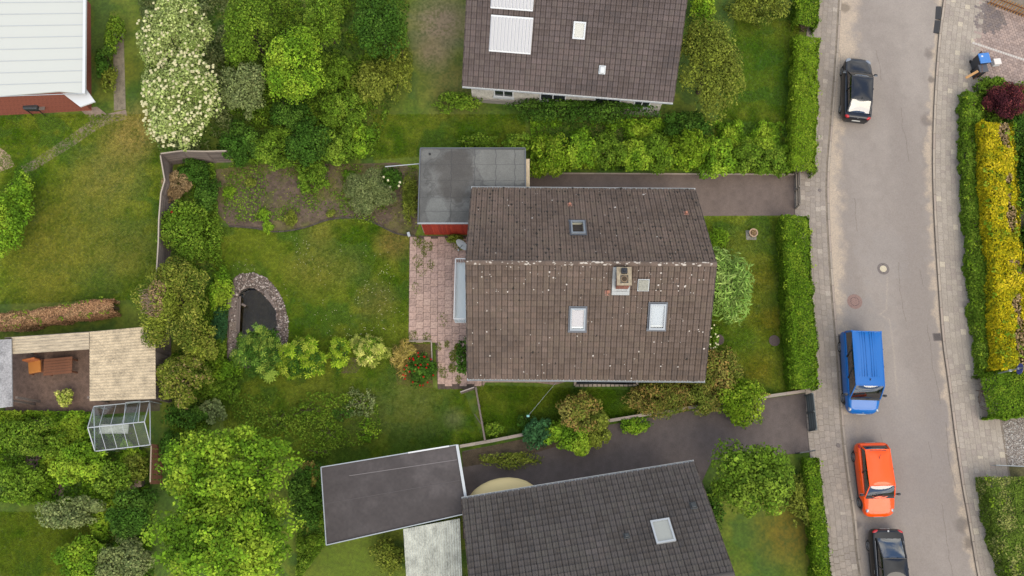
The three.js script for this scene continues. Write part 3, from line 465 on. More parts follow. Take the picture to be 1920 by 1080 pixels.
{ // dish on the west gable
  const t = new THREE.Group(); t.name = 'satellite_dish'; house.add(t); t.position.copy(house.worldToLocal(G(868, 457, 3.3)));
  const pts = []; for (let i = 0; i <= 8; i++) { const r = i / 8 * 0.4; pts.push(new THREE.Vector2(r, r * r * 0.55)); } const g = new THREE.LatheGeometry(pts, 26); g.rotateX(1.25); g.rotateY(-0.6);
  mesh('dish', g, std(C(176, 180, 182), 0.5, { side: THREE.DoubleSide }), t); mesh('dish_arm', merge([bar(V3(0, -0.1, 0), V3(-0.25, -0.05, 0.35), 0.015), bar(V3(0.05, 0, 0), V3(0.5, -0.1, -0.05), 0.025)]), M.darkMetal, t); mesh('receiver', cyl(0.035, 0.035, 0.1, -0.25, -0.1, 0.36, 10), M.zinc, t);
}
{ // stairwell by the south wall
  const t = thing('cellar_stairwell', 'dark sunken cellar well with a pale stone rim under the house eave', 'stairwell'), o = wellHole, y = 0.1;
  const rim = offsetCurve([...o, o[0]], 0); const c = o.map(([x, z]) => V3(x, y, z));
  for (let i = 0; i < 4; i++) { const a = c[i], b = c[(i + 1) % 4], n = Math.max(1, Math.round(a.distanceTo(b) / 0.25)); if (i === 0) continue; for (let k = 0; k < n; k++) mesh('rim_stone', beam(a.clone().lerp(b, k / n + 0.01), a.clone().lerp(b, (k + 0.96) / n), 0.13, 0.12), kerbMats[k % 3], t); }
  const W = (a, b) => { const g = new THREE.PlaneGeometry(a.distanceTo(b), 1.7), m = a.clone().lerp(b, 0.5); g.rotateY(-Math.atan2(b.z - a.z, b.x - a.x)); g.translate(m.x, -0.8, m.z); return g; };
  mesh('well_wall', merge([W(c[0], c[1]), W(c[1], c[2]), W(c[2], c[3]), W(c[3], c[0])]), withMap(C(96, 86, 78), mottle, 1, 1, { side: THREE.DoubleSide }), t);
  mesh('well_floor', sheet(o, -1.6), std(C(60, 54, 50), 1), t);
  mesh('handrail', bar(G(1082, 719, 0.25), G(1188, 721, 0.3), 0.02), M.darkMetal, t); 
}

// ---- flat-roofed garage with red boarded wall
{
  const g = thing('garage', 'flat felt-roofed garage with red boarded end wall beside the house', 'garage');
  const A = G(788, 278, 2.5), B = G(985, 280, 2.5), D = G(786, 418, 2.5), xh = -2.0, zh = -15.9;
  const roofPts = [[A.x, A.z], [B.x, B.z], [B.x, zh], [xh, zh], [xh, D.z], [D.x, D.z]];
  const w0 = A.x, w1 = B.x, z0 = A.z, z1 = D.z;
  const felt = colourTex(768, 768, (u, v) => {
    const x = w0 + u * (w1 - w0), z = z1 - v * (z1 - z0), n = fbm(x * 1.6 + 9, z * 1.6 + 9, 5, 401), f = fbm(x * 24 + 300, z * 24 + 300, 3, 403), px = (x - w0) / (w1 - w0), pz = (z - z0) / (z1 - z0);
    let c = mixc(L3(106, 106, 103), L3(128, 128, 124), sstep(0.35, 0.7, n));
    const d1 = Math.hypot((px - 0.34) / 0.24, (pz - 0.38) / 0.36) + 0.9 * (n - 0.5); c = mixc(c, L3(84, 78, 72), 0.62 * sstep(1.12, 0.75, d1));       // a dried puddle with its own outline
    if (d1 > 1.08 && d1 < 1.16) c = mixc(c, L3(80, 77, 74), 0.4);
    const d2 = Math.hypot((px - 0.78) / 0.28, (pz - 0.2) / 0.3) + 0.7 * (n - 0.5); c = mixc(c, L3(142, 142, 136), 0.65 * sstep(1.06, 0.98, d2));
    const d3 = Math.hypot((px - 0.18) / 0.1, (pz - 0.84) / 0.2) + 0.9 * (n - 0.5); c = mixc(c, L3(150, 152, 148), 0.5 * sstep(1.1, 0.9, d3));
    for (const s of [0.3, 0.52, 0.72, 0.9]) if (Math.abs(px - s - 0.004 * Math.sin(z * 9)) < 0.004) c = mixc(c, L3(76, 76, 76), 0.6); for (const s of [0.22, 0.44, 0.66, 0.85]) if (Math.abs(pz - s - 0.004 * Math.sin(x * 7)) < 0.004) c = mixc(c, L3(78, 78, 78), 0.5);
    const k = 0.6 + 0.3 * f; return [c[0] * k, c[1] * k, c[2] * k];
  }, false);
  felt.repeat.set(1 / (w1 - w0), 1 / (z1 - z0)); felt.offset.set(-w0 / (w1 - w0), z1 / (z1 - z0));
  mesh('roof_deck', prism(roofPts, 2.34, 2.49), std(C(90, 90, 90), 0.9), g); mesh('roof_felt', sheet(roofPts.map(([x, z]) => [x + (x < -3 ? 0.03 : -0.03), z + (z < -17 ? 0.03 : -0.03)]), 2.496), std(0xffffff, 0.85, { map: felt, ...bumpy(0.5, 0.008) }), g);
  const y = 2.5; mesh('roof_edge', merge([beam(V3(A.x, y, A.z), V3(B.x, y, A.z), 0.06, 0.09), beam(V3(B.x, y, A.z + 0.04), V3(B.x, y, zh), 0.06, 0.09), beam(V3(A.x, y, A.z + 0.04), V3(A.x, y, D.z - 0.04), 0.06, 0.09)]), std(C(96, 100, 106), 0.6), g);
  mesh('roof_fascia', beam(V3(A.x - 0.03, 2.46, D.z + 0.02), V3(xh, 2.46, D.z + 0.02), 0.05, 0.16), M.zinc, g);
  const wz = D.z - 0.12, wx = A.x + 0.12; mesh('wall', merge([box(0.12, 2.34, wz - A.z - 0.2, wx, 1.17, (wz + A.z) / 2), box(B.x - A.x - 0.3, 2.34, 0.12, (A.x + B.x) / 2, 1.17, A.z + 0.16), box(0.12, 2.34, zh - A.z - 0.2, B.x - 0.16, 1.17, (zh + A.z) / 2)]), M.render, g);
  const n = 24, bw = (xh - wx) / n, bg = box(bw - 0.012, 2.32, 0.04), R = mul(409), rm = [C(196, 66, 46), C(184, 60, 42), C(204, 72, 50)].map((c) => withMap(c, woodTex, 1.2, 0.6)); mesh('backing_wall', box(xh - wx, 2.32, 0.08, (xh + wx) / 2, 1.16, wz - 0.07), std(C(90, 30, 22), 0.9), g);
  for (let i = 0; i < n; i++) { const o = mesh('wall_board', bg, rm[Math.floor(R() * 3)], g); o.position.set(wx + (i + 0.5) * bw, 1.16, wz); }
  mesh('drain_outlet', cyl(0.07, 0.07, 0.04, G(806, 289, 2.5).x, 2.497, G(806, 289, 2.5).z), M.black, g);
  const e0 = G(989, 298, 2.3), e1 = G(989, 356, 2.3); mesh('door_lintel', box(0.2, 0.5, e1.z - e0.z, e0.x + 0.02, 2.06, (e0.z + e1.z) / 2), withMap(C(205, 186, 156), mottle, 1, 0.9), g);
}

// ---- neighbouring houses
function roofGlass(t, w, l) { // frame, an off-white blind and a clear pane over it
  mesh('frame', merge([box(w, 0.12, 0.09, 0, 0.03, -l / 2 + 0.045), box(w, 0.12, 0.09, 0, 0.03, l / 2 - 0.045), box(0.09, 0.12, l - 0.18, -w / 2 + 0.045, 0.03, 0), box(0.09, 0.12, l - 0.18, w / 2 - 0.045, 0.03, 0)]), M.zinc, t);
  mesh('blind', box(w - 0.18, 0.01, l - 0.18, 0, 0.03, 0), std(C(196, 192, 184), 0.9), t);
  const g = new THREE.PlaneGeometry(w - 0.18, l - 0.18); g.rotateX(-Math.PI / 2); g.translate(0, 0.07, 0); mesh('pane', g, M.glassDark, t);
}
function gableHouse(name, label, eL, eR, he, hd, rise, side, opt) {
  const A = G(...eL, he), B = G(...eR, he), d = B.clone().sub(A), len = opt.len || d.length(), yaw = -Math.atan2(d.z, d.x), nx = -d.z / d.length() * side, nz = d.x / d.length() * side, m = A.clone().add(B).multiplyScalar(0.5);
  const h = thing(name, label, 'house', [m.x + nx * hd, 0, m.z + nz * hd], yaw); h.updateMatrixWorld(true);
  gableWalls(h, len - 0.7, 2 * hd - 1.5, he, rise, hd, opt.wall || M.render); const S = Math.hypot(hd, rise), p = Math.atan2(rise, hd);
  const sl = tileSlope(h, len, S, p, he + rise, 0, { seed: opt.seed, tone: opt.tone, verge: vergeMats, own: 0, skip: opt.skipS, dirt: 0.75 }), nl = tileSlope(h, len, S, p, he + rise, Math.PI, { seed: opt.seed + 3, tone: opt.tone, verge: vergeMats, own: 0, dirt: 0.75 });  // dirt sets the tone of the lines that paint overlap grime and shade
  const g = new THREE.CylinderGeometry(0.14, 0.14, len, 12); g.rotateZ(Math.PI / 2); g.translate(0, he + rise - 0.02, 0); mesh('ridge', g, std(opt.tone, 0.95), h); gutter(h, len, he, hd + 0.09); gutter(h, len, he, -hd - 0.09);
  return { h, sl, nl, len, hd, he };
}
{
  const n = gableHouse('detached_house', 'greyish brown tiled house beyond the shrub row, with pale solar panels', [867, 160], [1262, 191], 3.3, 5.6, 3.6, -1, { seed: 501, tone: C(112, 99, 95, 0.74) });
  for (const [px, py, w, l, nm] of [[958, 65, 2.4, 2.0, 'solar_panel'], [961, -8, 2.4, 1.5, 'solar_panel'], [1086, 57, 0.7, 0.95, 'skylight'], [1129, 131, 0.4, 0.5, 'vent_hood']]) {
    const p = onSlope(n.sl, px, py, 0.1), t = new THREE.Group(); t.name = nm; n.h.add(t); t.position.copy(n.sl.position); t.quaternion.copy(n.sl.quaternion); t.translateX(p.x); t.translateZ(p.z); t.translateY(0.1);
    if (nm === 'solar_panel') { mesh('frame', rbox(w, 0.06, l, 0.02), M.white, t); const k = 12; for (let i = 0; i < k; i++) mesh('collector_tube', rbox(w / k - 0.06, 0.05, l - 0.2, 0.02, -w / 2 + (i + 0.5) * w / k, 0.055, 0, 1), std(C(184, 184, 188), 0.25), t); }
    else if (nm === 'skylight') roofGlass(t, w, l); else { mesh('hood_base', rbox(w, 0.08, l, 0.03), M.zinc, t); mesh('hood_cap', rbox(w - 0.12, 0.1, l - 0.12, 0.04, 0, 0.07, 0), M.zinc, t); }
  }
  for (const [x, w] of [[-3.8, 1.2], [-0.8, 1.6], [2.5, 1.6], [4.6, 1.0]]) wallWindow(n.h, x, 1.5, 4.86, w, 1.2, 0);
  mesh('fascia_board', box(n.len, 0.22, 0.04, 0, 3.2, 5.62), M.white, n.h);
  mesh('plinth', box(n.len - 0.6, 0.4, 0.1, 0, 0.2, 4.89), M.concrete, n.h);
  const s = gableHouse('detached_house', 'dark grey tiled house across the shaded drive, nearest the picture bottom', [866, 938], [1302, 868], 3.0, 5.2, 3.4, 1, { seed: 511, tone: C(92, 86, 82, 0.85) });
  for (const [px, py, w, l, nm] of [[1243, 996, 0.95, 1.25, 'skylight'], [1300, 948, 0.35, 0.4, 'vent_hood'], [1175, 1005, 0.3, 0.3, 'vent_hood']]) {
    const p = onSlope(s.nl, px, py, 0.1), t = new THREE.Group(); t.name = nm; s.h.add(t); t.position.copy(s.nl.position); t.quaternion.copy(s.nl.quaternion); t.translateX(p.x); t.translateZ(p.z); t.translateY(0.1);
    if (nm === 'skylight') roofGlass(t, w, l); else { mesh('hood_base', rbox(w, 0.08, l, 0.03), M.darkMetal, t); mesh('hood_cap', rbox(w - 0.1, 0.1, l - 0.1, 0.04, 0, 0.07, 0), M.darkMetal, t); }
  }
}
// sheets with a wave
function corrugated(a, b, c, d, waves, amp) { // corners in order; waves run from a-b side to d-c side
  const n = waves * 4, pos = [], idx = [], uv = []; for (let i = 0; i <= n; i++) { const t = i / n, p = a.clone().lerp(b, t), q = d.clone().lerp(c, t), y = amp * Math.sin(t * waves * 2 * Math.PI); pos.push(p.x, p.y + y, p.z, q.x, q.y + y, q.z); uv.push(t * 4, 0, t * 4, 3); if (i) { const k = i * 2; idx.push(k - 2, k - 1, k, k, k - 1, k + 1); } }
  const g = new THREE.BufferGeometry(); g.setAttribute('position', new THREE.Float32BufferAttribute(pos, 3)); g.setAttribute('uv', new THREE.Float32BufferAttribute(uv, 2)); g.setIndex(idx); g.computeVertexNormals(); return g;
}
const postsAt = (t, pts, h, w = 0.1, mat = M.greyWood) => pts.forEach(([px, py]) => { const p = G(px, py, h); mesh('post', box(w, h, w, p.x, h / 2 - 0.02, p.z), mat, t); });
{ // pale building in the far corner with brick walls
  const h = 2.7, t = thing('flat_roof_bungalow', 'brick bungalow with a pale sheet roof beside the flowering elder', 'house'); const r = XZ([[-180, -60], [160, -60], [158, 176], [110, 172], [-180, 196]], h);
  mesh('wall', prism(XZ([[-160, -40], [128, -40], [128, 168], [-160, 184]], h).map(([x, z]) => [x, z]), 0, h - 0.2), M.brick, t);
  mesh('roof_sheet', prism(r, h - 0.06, h + 0.04), std(C(206, 208, 200), 0.6), t); const n = 12; for (let i = 0; i < n; i++) { const f = i / (n - 1), a = G(-180, -60 + f * 248, h), b = G(159, -60 + f * 236, h); mesh('roof_seam', beam(V3(a.x, h + 0.05, a.z), V3(b.x, h + 0.05, b.z), 0.03, 0.03), M.zinc, t); }
  mesh('roof_edge', merge([beam(G(160, -60, h + 0.06), G(158, 176, h + 0.06), 0.16, 0.16)]), M.white, t);
  mesh('porch_canopy', prism(XZ([[108, 168], [160, 165], [178, 190], [150, 200]], 2.3), 2.2, 2.3), M.white, t);
  mesh('door', box(0.9, 2, 0.06, G(140, 196, 0).x, 1, G(140, 200, 0).z - 0.2), M.brownWood, t);
  const g = thing('garden_grill', 'dark barbecue cart standing on grass under the brick wall', 'barbecue', G(75, 212).toArray()); mesh('lid', rbox(0.9, 0.3, 0.5, 0.1, 0, 0.95, 0), M.darkMetal, g); mesh('cart', box(0.8, 0.1, 0.45, 0, 0.75, 0), M.black, g); for (const x of [-0.36, 0.36]) for (const z of [-0.18, 0.18]) mesh('leg', box(0.04, 0.72, 0.04, x, 0.36, z), M.black, g); mesh('side_shelf', box(0.35, 0.04, 0.4, 0.6, 0.82, 0), M.greyWood, g);
}
{ // beige corrugated lean-to
  const h = 2.3, t = thing('garden_shed', 'shed with beige corrugated roof and grey boarded side behind the conifers', 'shed');
  mesh('roof_sheet', corrugated(G(168, 622, h), G(168, 752, h), G(292, 748, h), G(291, 611, h), 24, 0.02), withMap(C(196, 178, 148), mottle, 2.5, 0.8, { side: THREE.DoubleSide }), t);
  mesh('roof_sheet', corrugated(G(22, 632, h), G(22, 664, h), G(167, 655, h), G(167, 622.5, h), 6, 0.02), withMap(C(188, 172, 146), mottle, 2.5, 0.8, { side: THREE.DoubleSide }), t);
  const a = G(288, 614, h), b = G(289, 746, h), n = 26, R = mul(521), g = box(0.03, h - 0.1, a.distanceTo(b) / n - 0.012), wm = [C(116, 104, 98), C(104, 92, 86), C(126, 114, 106)].map((c) => withMap(c, woodTex, 1)); for (let i = 0; i < n; i++) { const p = a.clone().lerp(b, (i + 0.5) / n), o = mesh('wall_board', g, wm[Math.floor(R() * 3)], t); o.position.set(p.x, h / 2 - 0.06, p.z); }
  postsAt(t, [[30, 640], [30, 745], [165, 640], [165, 745], [285, 745]], h - 0.05, 0.12);
  mesh('rear_wall', beam(G(30, 640, h / 2), G(285, 622, h / 2), 0.06, h - 0.2), M.greyWood, t);
  const f = structure('patio', sheet(XZ([[10, 640], [300, 620], [300, 770], [10, 790]]), 0.01), withMap(C(118, 96, 84), mottle, 1.2, 1));
  const u = thing('lean_to_roof', 'flat grey lean-to roof at the picture edge beside the patio', 'roof'); mesh('roof_sheet', prism(XZ([[-60, 640], [22, 636], [24, 762], [-60, 772]], 2.4), 2.36, 2.44), withMap(C(160, 158, 158), mottle, 3, 0.7), u); postsAt(u, [[-40, 660], [18, 650], [18, 750], [-40, 750]], 2.36);
  const c = thing('garden_chair', 'wooden patio chair with an orange cushion beside the shed', 'chair', G(74, 690).toArray(), 0.2); mesh('cushion', rbox(0.7, 0.14, 0.7, 0.06, 0, 0.46, 0), std(C(200, 130, 60), 0.95), c); mesh('backrest', rbox(0.7, 0.6, 0.12, 0.05, 0, 0.8, -0.36), std(C(190, 110, 60), 0.95), c); mesh('seat', box(0.76, 0.06, 0.76, 0, 0.36, 0), M.brownWood, c); for (const x of [-0.34, 0.34]) for (const z of [-0.34, 0.34]) mesh('leg', box(0.06, 0.36, 0.06, x, 0.18, z), M.brownWood, c);
  const d = thing('garden_table', 'brown wooden table on the patio beside the orange cushioned chair', 'table', G(122, 690).toArray(), 0.1); for (let i = 0; i < 6; i++) mesh('table_slat', box(1.6, 0.04, 0.14, 0, 0.74, -0.4 + i * 0.16), M.brownWood, d); for (const x of [-0.7, 0.7]) for (const z of [-0.35, 0.35]) mesh('leg', box(0.08, 0.72, 0.08, x, 0.36, z), M.brownWood, d);
  const p = thing('flower_tub', 'terracotta tub with brown planting on the patio by the shed', 'planter', G(75, 655).toArray()); mesh('tub', cyl(0.2, 0.3, 0.4), M.terracotta, p); mesh('soil', cyl(0.27, 0.27, 0.02, 0, 0.39, 0), M.bark, p);
}
{ // greenhouse
  const t = thing('greenhouse', 'small aluminium framed glass greenhouse next to the beige shed', 'greenhouse'), he = 1.5, hr = 2.2; const c = [G(176, 762, he), G(281, 752, he), G(282, 834, he), G(178, 846, he)], rA = c[0].clone().lerp(c[3], 0.5).setY(hr), rB = c[1].clone().lerp(c[2], 0.5).setY(hr), al = M.steel, bars = [];
  const low = c.map((p) => p.clone().setY(0.02)); for (let i = 0; i < 4; i++) { mesh('frame_bar', bar(low[i], c[i], 0.03), M.zinc, t); mesh('frame_bar', bar(c[i], c[(i + 1) % 4], 0.03), M.zinc, t); }
  mesh('ridge_bar', bar(rA, rB, 0.03), M.zinc, t); for (const [p, q] of [[c[0], rA], [c[3], rA], [c[1], rB], [c[2], rB]]) mesh('frame_bar', bar(p, q, 0.03), M.zinc, t);
  const quad = (a, b, d, e) => { const g = new THREE.BufferGeometry(); g.setAttribute('position', new THREE.Float32BufferAttribute([...a.toArray(), ...b.toArray(), ...d.toArray(), ...a.toArray(), ...d.toArray(), ...e.toArray()], 3)); g.computeVertexNormals(); return g; };
  const glass = new THREE.MeshPhysicalMaterial({ color: 0xe4ecea, roughness: 0.12, transmission: 1, thickness: 0, side: THREE.DoubleSide });
  const n = 5; for (let i = 0; i < n; i++) { const f = (k) => [c[0].clone().lerp(c[1], k), rA.clone().lerp(rB, k), c[3].clone().lerp(c[2], k)], [a0, r0, d0] = f(i / n), [a1, r1, d1] = f((i + 1) / n); mesh('roof_pane', quad(a0, a1, r1, r0), glass, t); mesh('roof_pane', quad(r0, r1, d1, d0), glass, t); mesh('glazing_bar', bar(a1, r1, 0.015), M.zinc, t); mesh('glazing_bar', bar(r1, d1, 0.015), M.zinc, t);
    mesh('wall_pane', quad(a0, a1, a1.clone().setY(0.02), a0.clone().setY(0.02)), glass, t); mesh('wall_pane', quad(d0, d1, d1.clone().setY(0.02), d0.clone().setY(0.02)), glass, t); mesh('glazing_bar', bar(d1, d1.clone().setY(0), 0.015), M.zinc, t); }
  mesh('gable_pane', quad(c[1], c[2], low[2], low[1]), glass, t); mesh('gable_pane', quad(c[0], c[3], low[3], low[0]), glass, t);
  const v0 = c[1].clone().lerp(c[0], 0.12), v1 = c[1].clone().lerp(c[0], 0.38), w0 = rB.clone().lerp(rA, 0.1), w1 = rB.clone().lerp(rA, 0.36); v0.y += 0.35; v1.y += 0.35; w0.y += 0.06; w1.y += 0.06; for (const [p, q] of [[v0, v1], [w0, w1], [v0, w0], [v1, w1]]) mesh('vent_frame', bar(p, q, 0.02), M.zinc, t); mesh('vent_pane', quad(v0, v1, w1, w0), glass, t);
  const s = thing('potting_bench', 'pale potting bench inside the glass greenhouse', 'bench', G(225, 806).toArray()); mesh('top', box(1.6, 0.05, 0.5, 0, 0.7, 0), M.render, s); for (const x of [-0.7, 0.7]) for (const z of [-0.2, 0.2]) mesh('leg', box(0.05, 0.68, 0.05, x, 0.34, z), M.greyWood, s);
}
{ // flat dark garage roof to the south
  const h = 2.5, t = thing('flat_roof_garage', 'garage with flat dark felt roof and pale metal trim below the lawn', 'garage'); const P = [[602, 876], [857, 834], [878, 962], [612, 1022]], r = XZ(P, h), c = P.map(([x, y]) => G(x, y, h + 0.03));
  mesh('wall', prism(XZ([[606, 880], [853, 840], [872, 958], [616, 1016]], h), 0, h - 0.14), M.render, t); mesh('roof_deck', prism(r, h - 0.14, h), std(0xffffff, 0.75, { map: per(colourTex(512, 512, (u, v) => { const n = fbm(u * 5, v * 5, 5, 541, 5), f = fbm(u * 60, v * 60, 2, 543, 60); const k = 0.8 + 0.4 * f, c = mixc(L3(64, 57, 56), L3(82, 75, 74), sstep(0.35, 0.7, n)); return [c[0] * k, c[1] * k, c[2] * k]; }), 8) }), t);
  mesh('roof_trim', merge([beam(c[0], c[1], 0.05, 0.08), beam(c[0], c[3], 0.05, 0.08), beam(c[3], c[2], 0.05, 0.08)]), M.steel, t); mesh('roof_trim', beam(c[1], c[2], 0.14, 0.12), M.zinc, t); mesh('roof_trim', beam(c[0].clone().lerp(c[1], 0.64), c[0].clone().lerp(c[1], 0.94), 0.07, 0.1), M.white, t);
  mesh('felt_seam', beam(G(655, 892, h + 0.004), G(857, 862, h + 0.004), 0.03, 0.015), std(C(128, 122, 122), 0.8), t); mesh('felt_seam', beam(G(608, 945, h + 0.004), G(866, 900, h + 0.004), 0.03, 0.012), std(C(84, 78, 78), 0.8), t);
  const p = thing('patio_roof', 'pale corrugated patio roof between the dark garage and the grey house', 'roof'); mesh('roof_sheet', corrugated(G(756, 992, 2.6), G(862, 972, 2.6), G(868, 1120, 2.6), G(764, 1120, 2.6), 22, 0.025), withMap(C(190, 192, 180), mottle, 3, 0.7, { side: THREE.DoubleSide }), p); postsAt(p, [[762, 1000], [856, 980], [770, 1100], [860, 1100]], 2.55);
  const a = thing('garden_awning', 'cream half-round awning beside the grey house wall', 'awning', G(944, 940, 0).toArray(), 0.16), pts = []; const g = new THREE.SphereGeometry(1, 24, 10, 0, Math.PI * 2, 0, Math.PI / 2); g.scale(1.95, 0.55, 1.25); g.translate(0, 1.75, 0); mesh('canopy', g, std(C(226, 206, 150), 0.9, { side: THREE.DoubleSide }), a); mesh('pole', cyl(0.04, 0.03, 2.2, 0, 0, 0), M.steel, a); mesh('base', cyl(0.3, 0.28, 0.08), M.concrete, a);
}

// ---------------------------------------------------------------- planting
const leafMat = new THREE.MeshPhysicalMaterial({ color: 0xffffff, roughness: 0.9, specularIntensity: 0.25, vertexColors: true, side: THREE.DoubleSide });
class Leaves {
  constructor(n) { this.p = new Float32Array(n * 12); this.n = new Float32Array(n * 12); this.c = new Float32Array(n * 12); this.k = 0; this.max = n; }
  add(x, y, z, nx, ny, nz, ang, len, wid, col, fold = 0.18, f = 1) {
    if (this.k >= this.max) return; const L = Math.hypot(nx, ny, nz) || 1; nx /= L; ny /= L; nz /= L;
    let tx, ty, tz; if (Math.abs(ny) < 0.9) { tx = nz; ty = 0; tz = -nx; } else { tx = 1; ty = 0; tz = 0; const d = nx; tx -= nx * d; ty -= ny * d; tz -= nz * d; } let q = Math.hypot(tx, ty, tz); tx /= q; ty /= q; tz /= q;
    const bx = ny * tz - nz * ty, by = nz * tx - nx * tz, bz = nx * ty - ny * tx, c = Math.cos(ang), s = Math.sin(ang);
    const ax = tx * c + bx * s, ay = ty * c + by * s, az = tz * c + bz * s, ex = -tx * s + bx * c, ey = -ty * s + by * c, ez = -tz * s + bz * c, o = this.k * 12, h = len / 2, w = wid / 2, u = fold * wid, P = this.p;
    P[o] = x - ax * h; P[o + 1] = y - ay * h; P[o + 2] = z - az * h; P[o + 3] = x - ex * w + nx * u; P[o + 4] = y - ey * w + ny * u; P[o + 5] = z - ez * w + nz * u;
    P[o + 6] = x + ax * h; P[o + 7] = y + ay * h; P[o + 8] = z + az * h; P[o + 9] = x + ex * w + nx * u; P[o + 10] = y + ey * w + ny * u; P[o + 11] = z + ez * w + nz * u;
    for (let i = 0; i < 4; i++) { const j = o + i * 3; this.n[j] = nx; this.n[j + 1] = ny; this.n[j + 2] = nz; this.c[j] = col.r * f; this.c[j + 1] = col.g * f; this.c[j + 2] = col.b * f; } this.k++;
  }
  geo() {
    const k = this.k, g = new THREE.BufferGeometry(), idx = new Uint32Array(k * 6); for (let i = 0; i < k; i++) { const a = i * 4, j = i * 6; idx[j] = a; idx[j + 1] = a + 1; idx[j + 2] = a + 2; idx[j + 3] = a; idx[j + 4] = a + 2; idx[j + 5] = a + 3; }
    g.setAttribute('position', new THREE.BufferAttribute(this.p.slice(0, k * 12), 3)); g.setAttribute('normal', new THREE.BufferAttribute(this.n.slice(0, k * 12), 3)); g.setAttribute('color', new THREE.BufferAttribute(this.c.slice(0, k * 12), 3)); g.setIndex(new THREE.BufferAttribute(idx, 1)); return g;
  }
}
const FOL = 1.2;                                  // leaves overlap and shade each other, so a leaf is lighter than the crown looks
const pal = (...list) => list.map(([r, g, b]) => C(r * 1.03, g * 1.02, b * 0.88, FOL)), vivid = (...list) => list.map(([r, g, b]) => C(r * 1.02, g * 1.02, b * 0.74, FOL));
const P_ = {
  bright: vivid([80, 114, 30], [98, 132, 38], [114, 146, 46], [134, 158, 60]), mid: vivid([84, 112, 34], [96, 122, 44], [72, 100, 28], [110, 134, 54]), deep: vivid([52, 84, 28], [62, 94, 36], [46, 74, 24], [74, 104, 44]),
  olive: pal([108, 119, 46], [96, 108, 40], [122, 131, 58], [84, 98, 34]), thuja: pal([110, 124, 44], [126, 136, 56], [92, 108, 36], [136, 140, 66], [80, 96, 32]), rust: pal([92, 104, 42], [118, 112, 58], [104, 114, 50], [134, 112, 70], [124, 122, 66]),
  rhodo: pal([74, 104, 40], [96, 126, 50], [64, 94, 36], [122, 144, 62]), rhodoLime: vivid([118, 146, 38], [140, 160, 60], [96, 128, 30], [156, 170, 78]), lime: pal([148, 158, 78], [164, 172, 92], [128, 144, 60], [174, 176, 104]),
  bamboo: pal([118, 152, 76], [136, 166, 92], [100, 136, 62], [146, 172, 104]), grey: pal([112, 124, 84], [98, 112, 74], [126, 136, 98], [86, 102, 66]), hedge: vivid([76, 106, 22], [90, 118, 30], [64, 94, 18], [104, 128, 40]), privet: vivid([96, 124, 28], [110, 134, 40], [82, 112, 22], [124, 144, 52]),
  yellow: pal([116, 122, 20], [152, 145, 16], [180, 163, 20], [138, 137, 18], [194, 175, 40]), purple: pal([92, 40, 52], [78, 34, 46], [108, 52, 60], [64, 28, 40]), dead: pal([140, 118, 96], [124, 102, 82], [156, 134, 112]), straw: pal([170, 150, 92], [150, 136, 72], [186, 166, 110], [136, 130, 58]),
  bluegreen: pal([48, 84, 56], [58, 96, 62], [40, 72, 46]), pale: pal([150, 166, 110], [134, 152, 92], [166, 178, 128], [118, 138, 76]), variegated: pal([78, 100, 34], [92, 112, 44], [70, 92, 28], [132, 138, 84]),
};
const white_ = C(236, 230, 188, 1.15), red_ = C(200, 20, 22, 1.3), darkred_ = C(130, 24, 26, 1.2);
const dirR = (R) => { const y = R() * 2 - 1, a = R() * 6.2832, s = Math.sqrt(1 - y * y); return [s * Math.cos(a), y, s * Math.sin(a)]; };
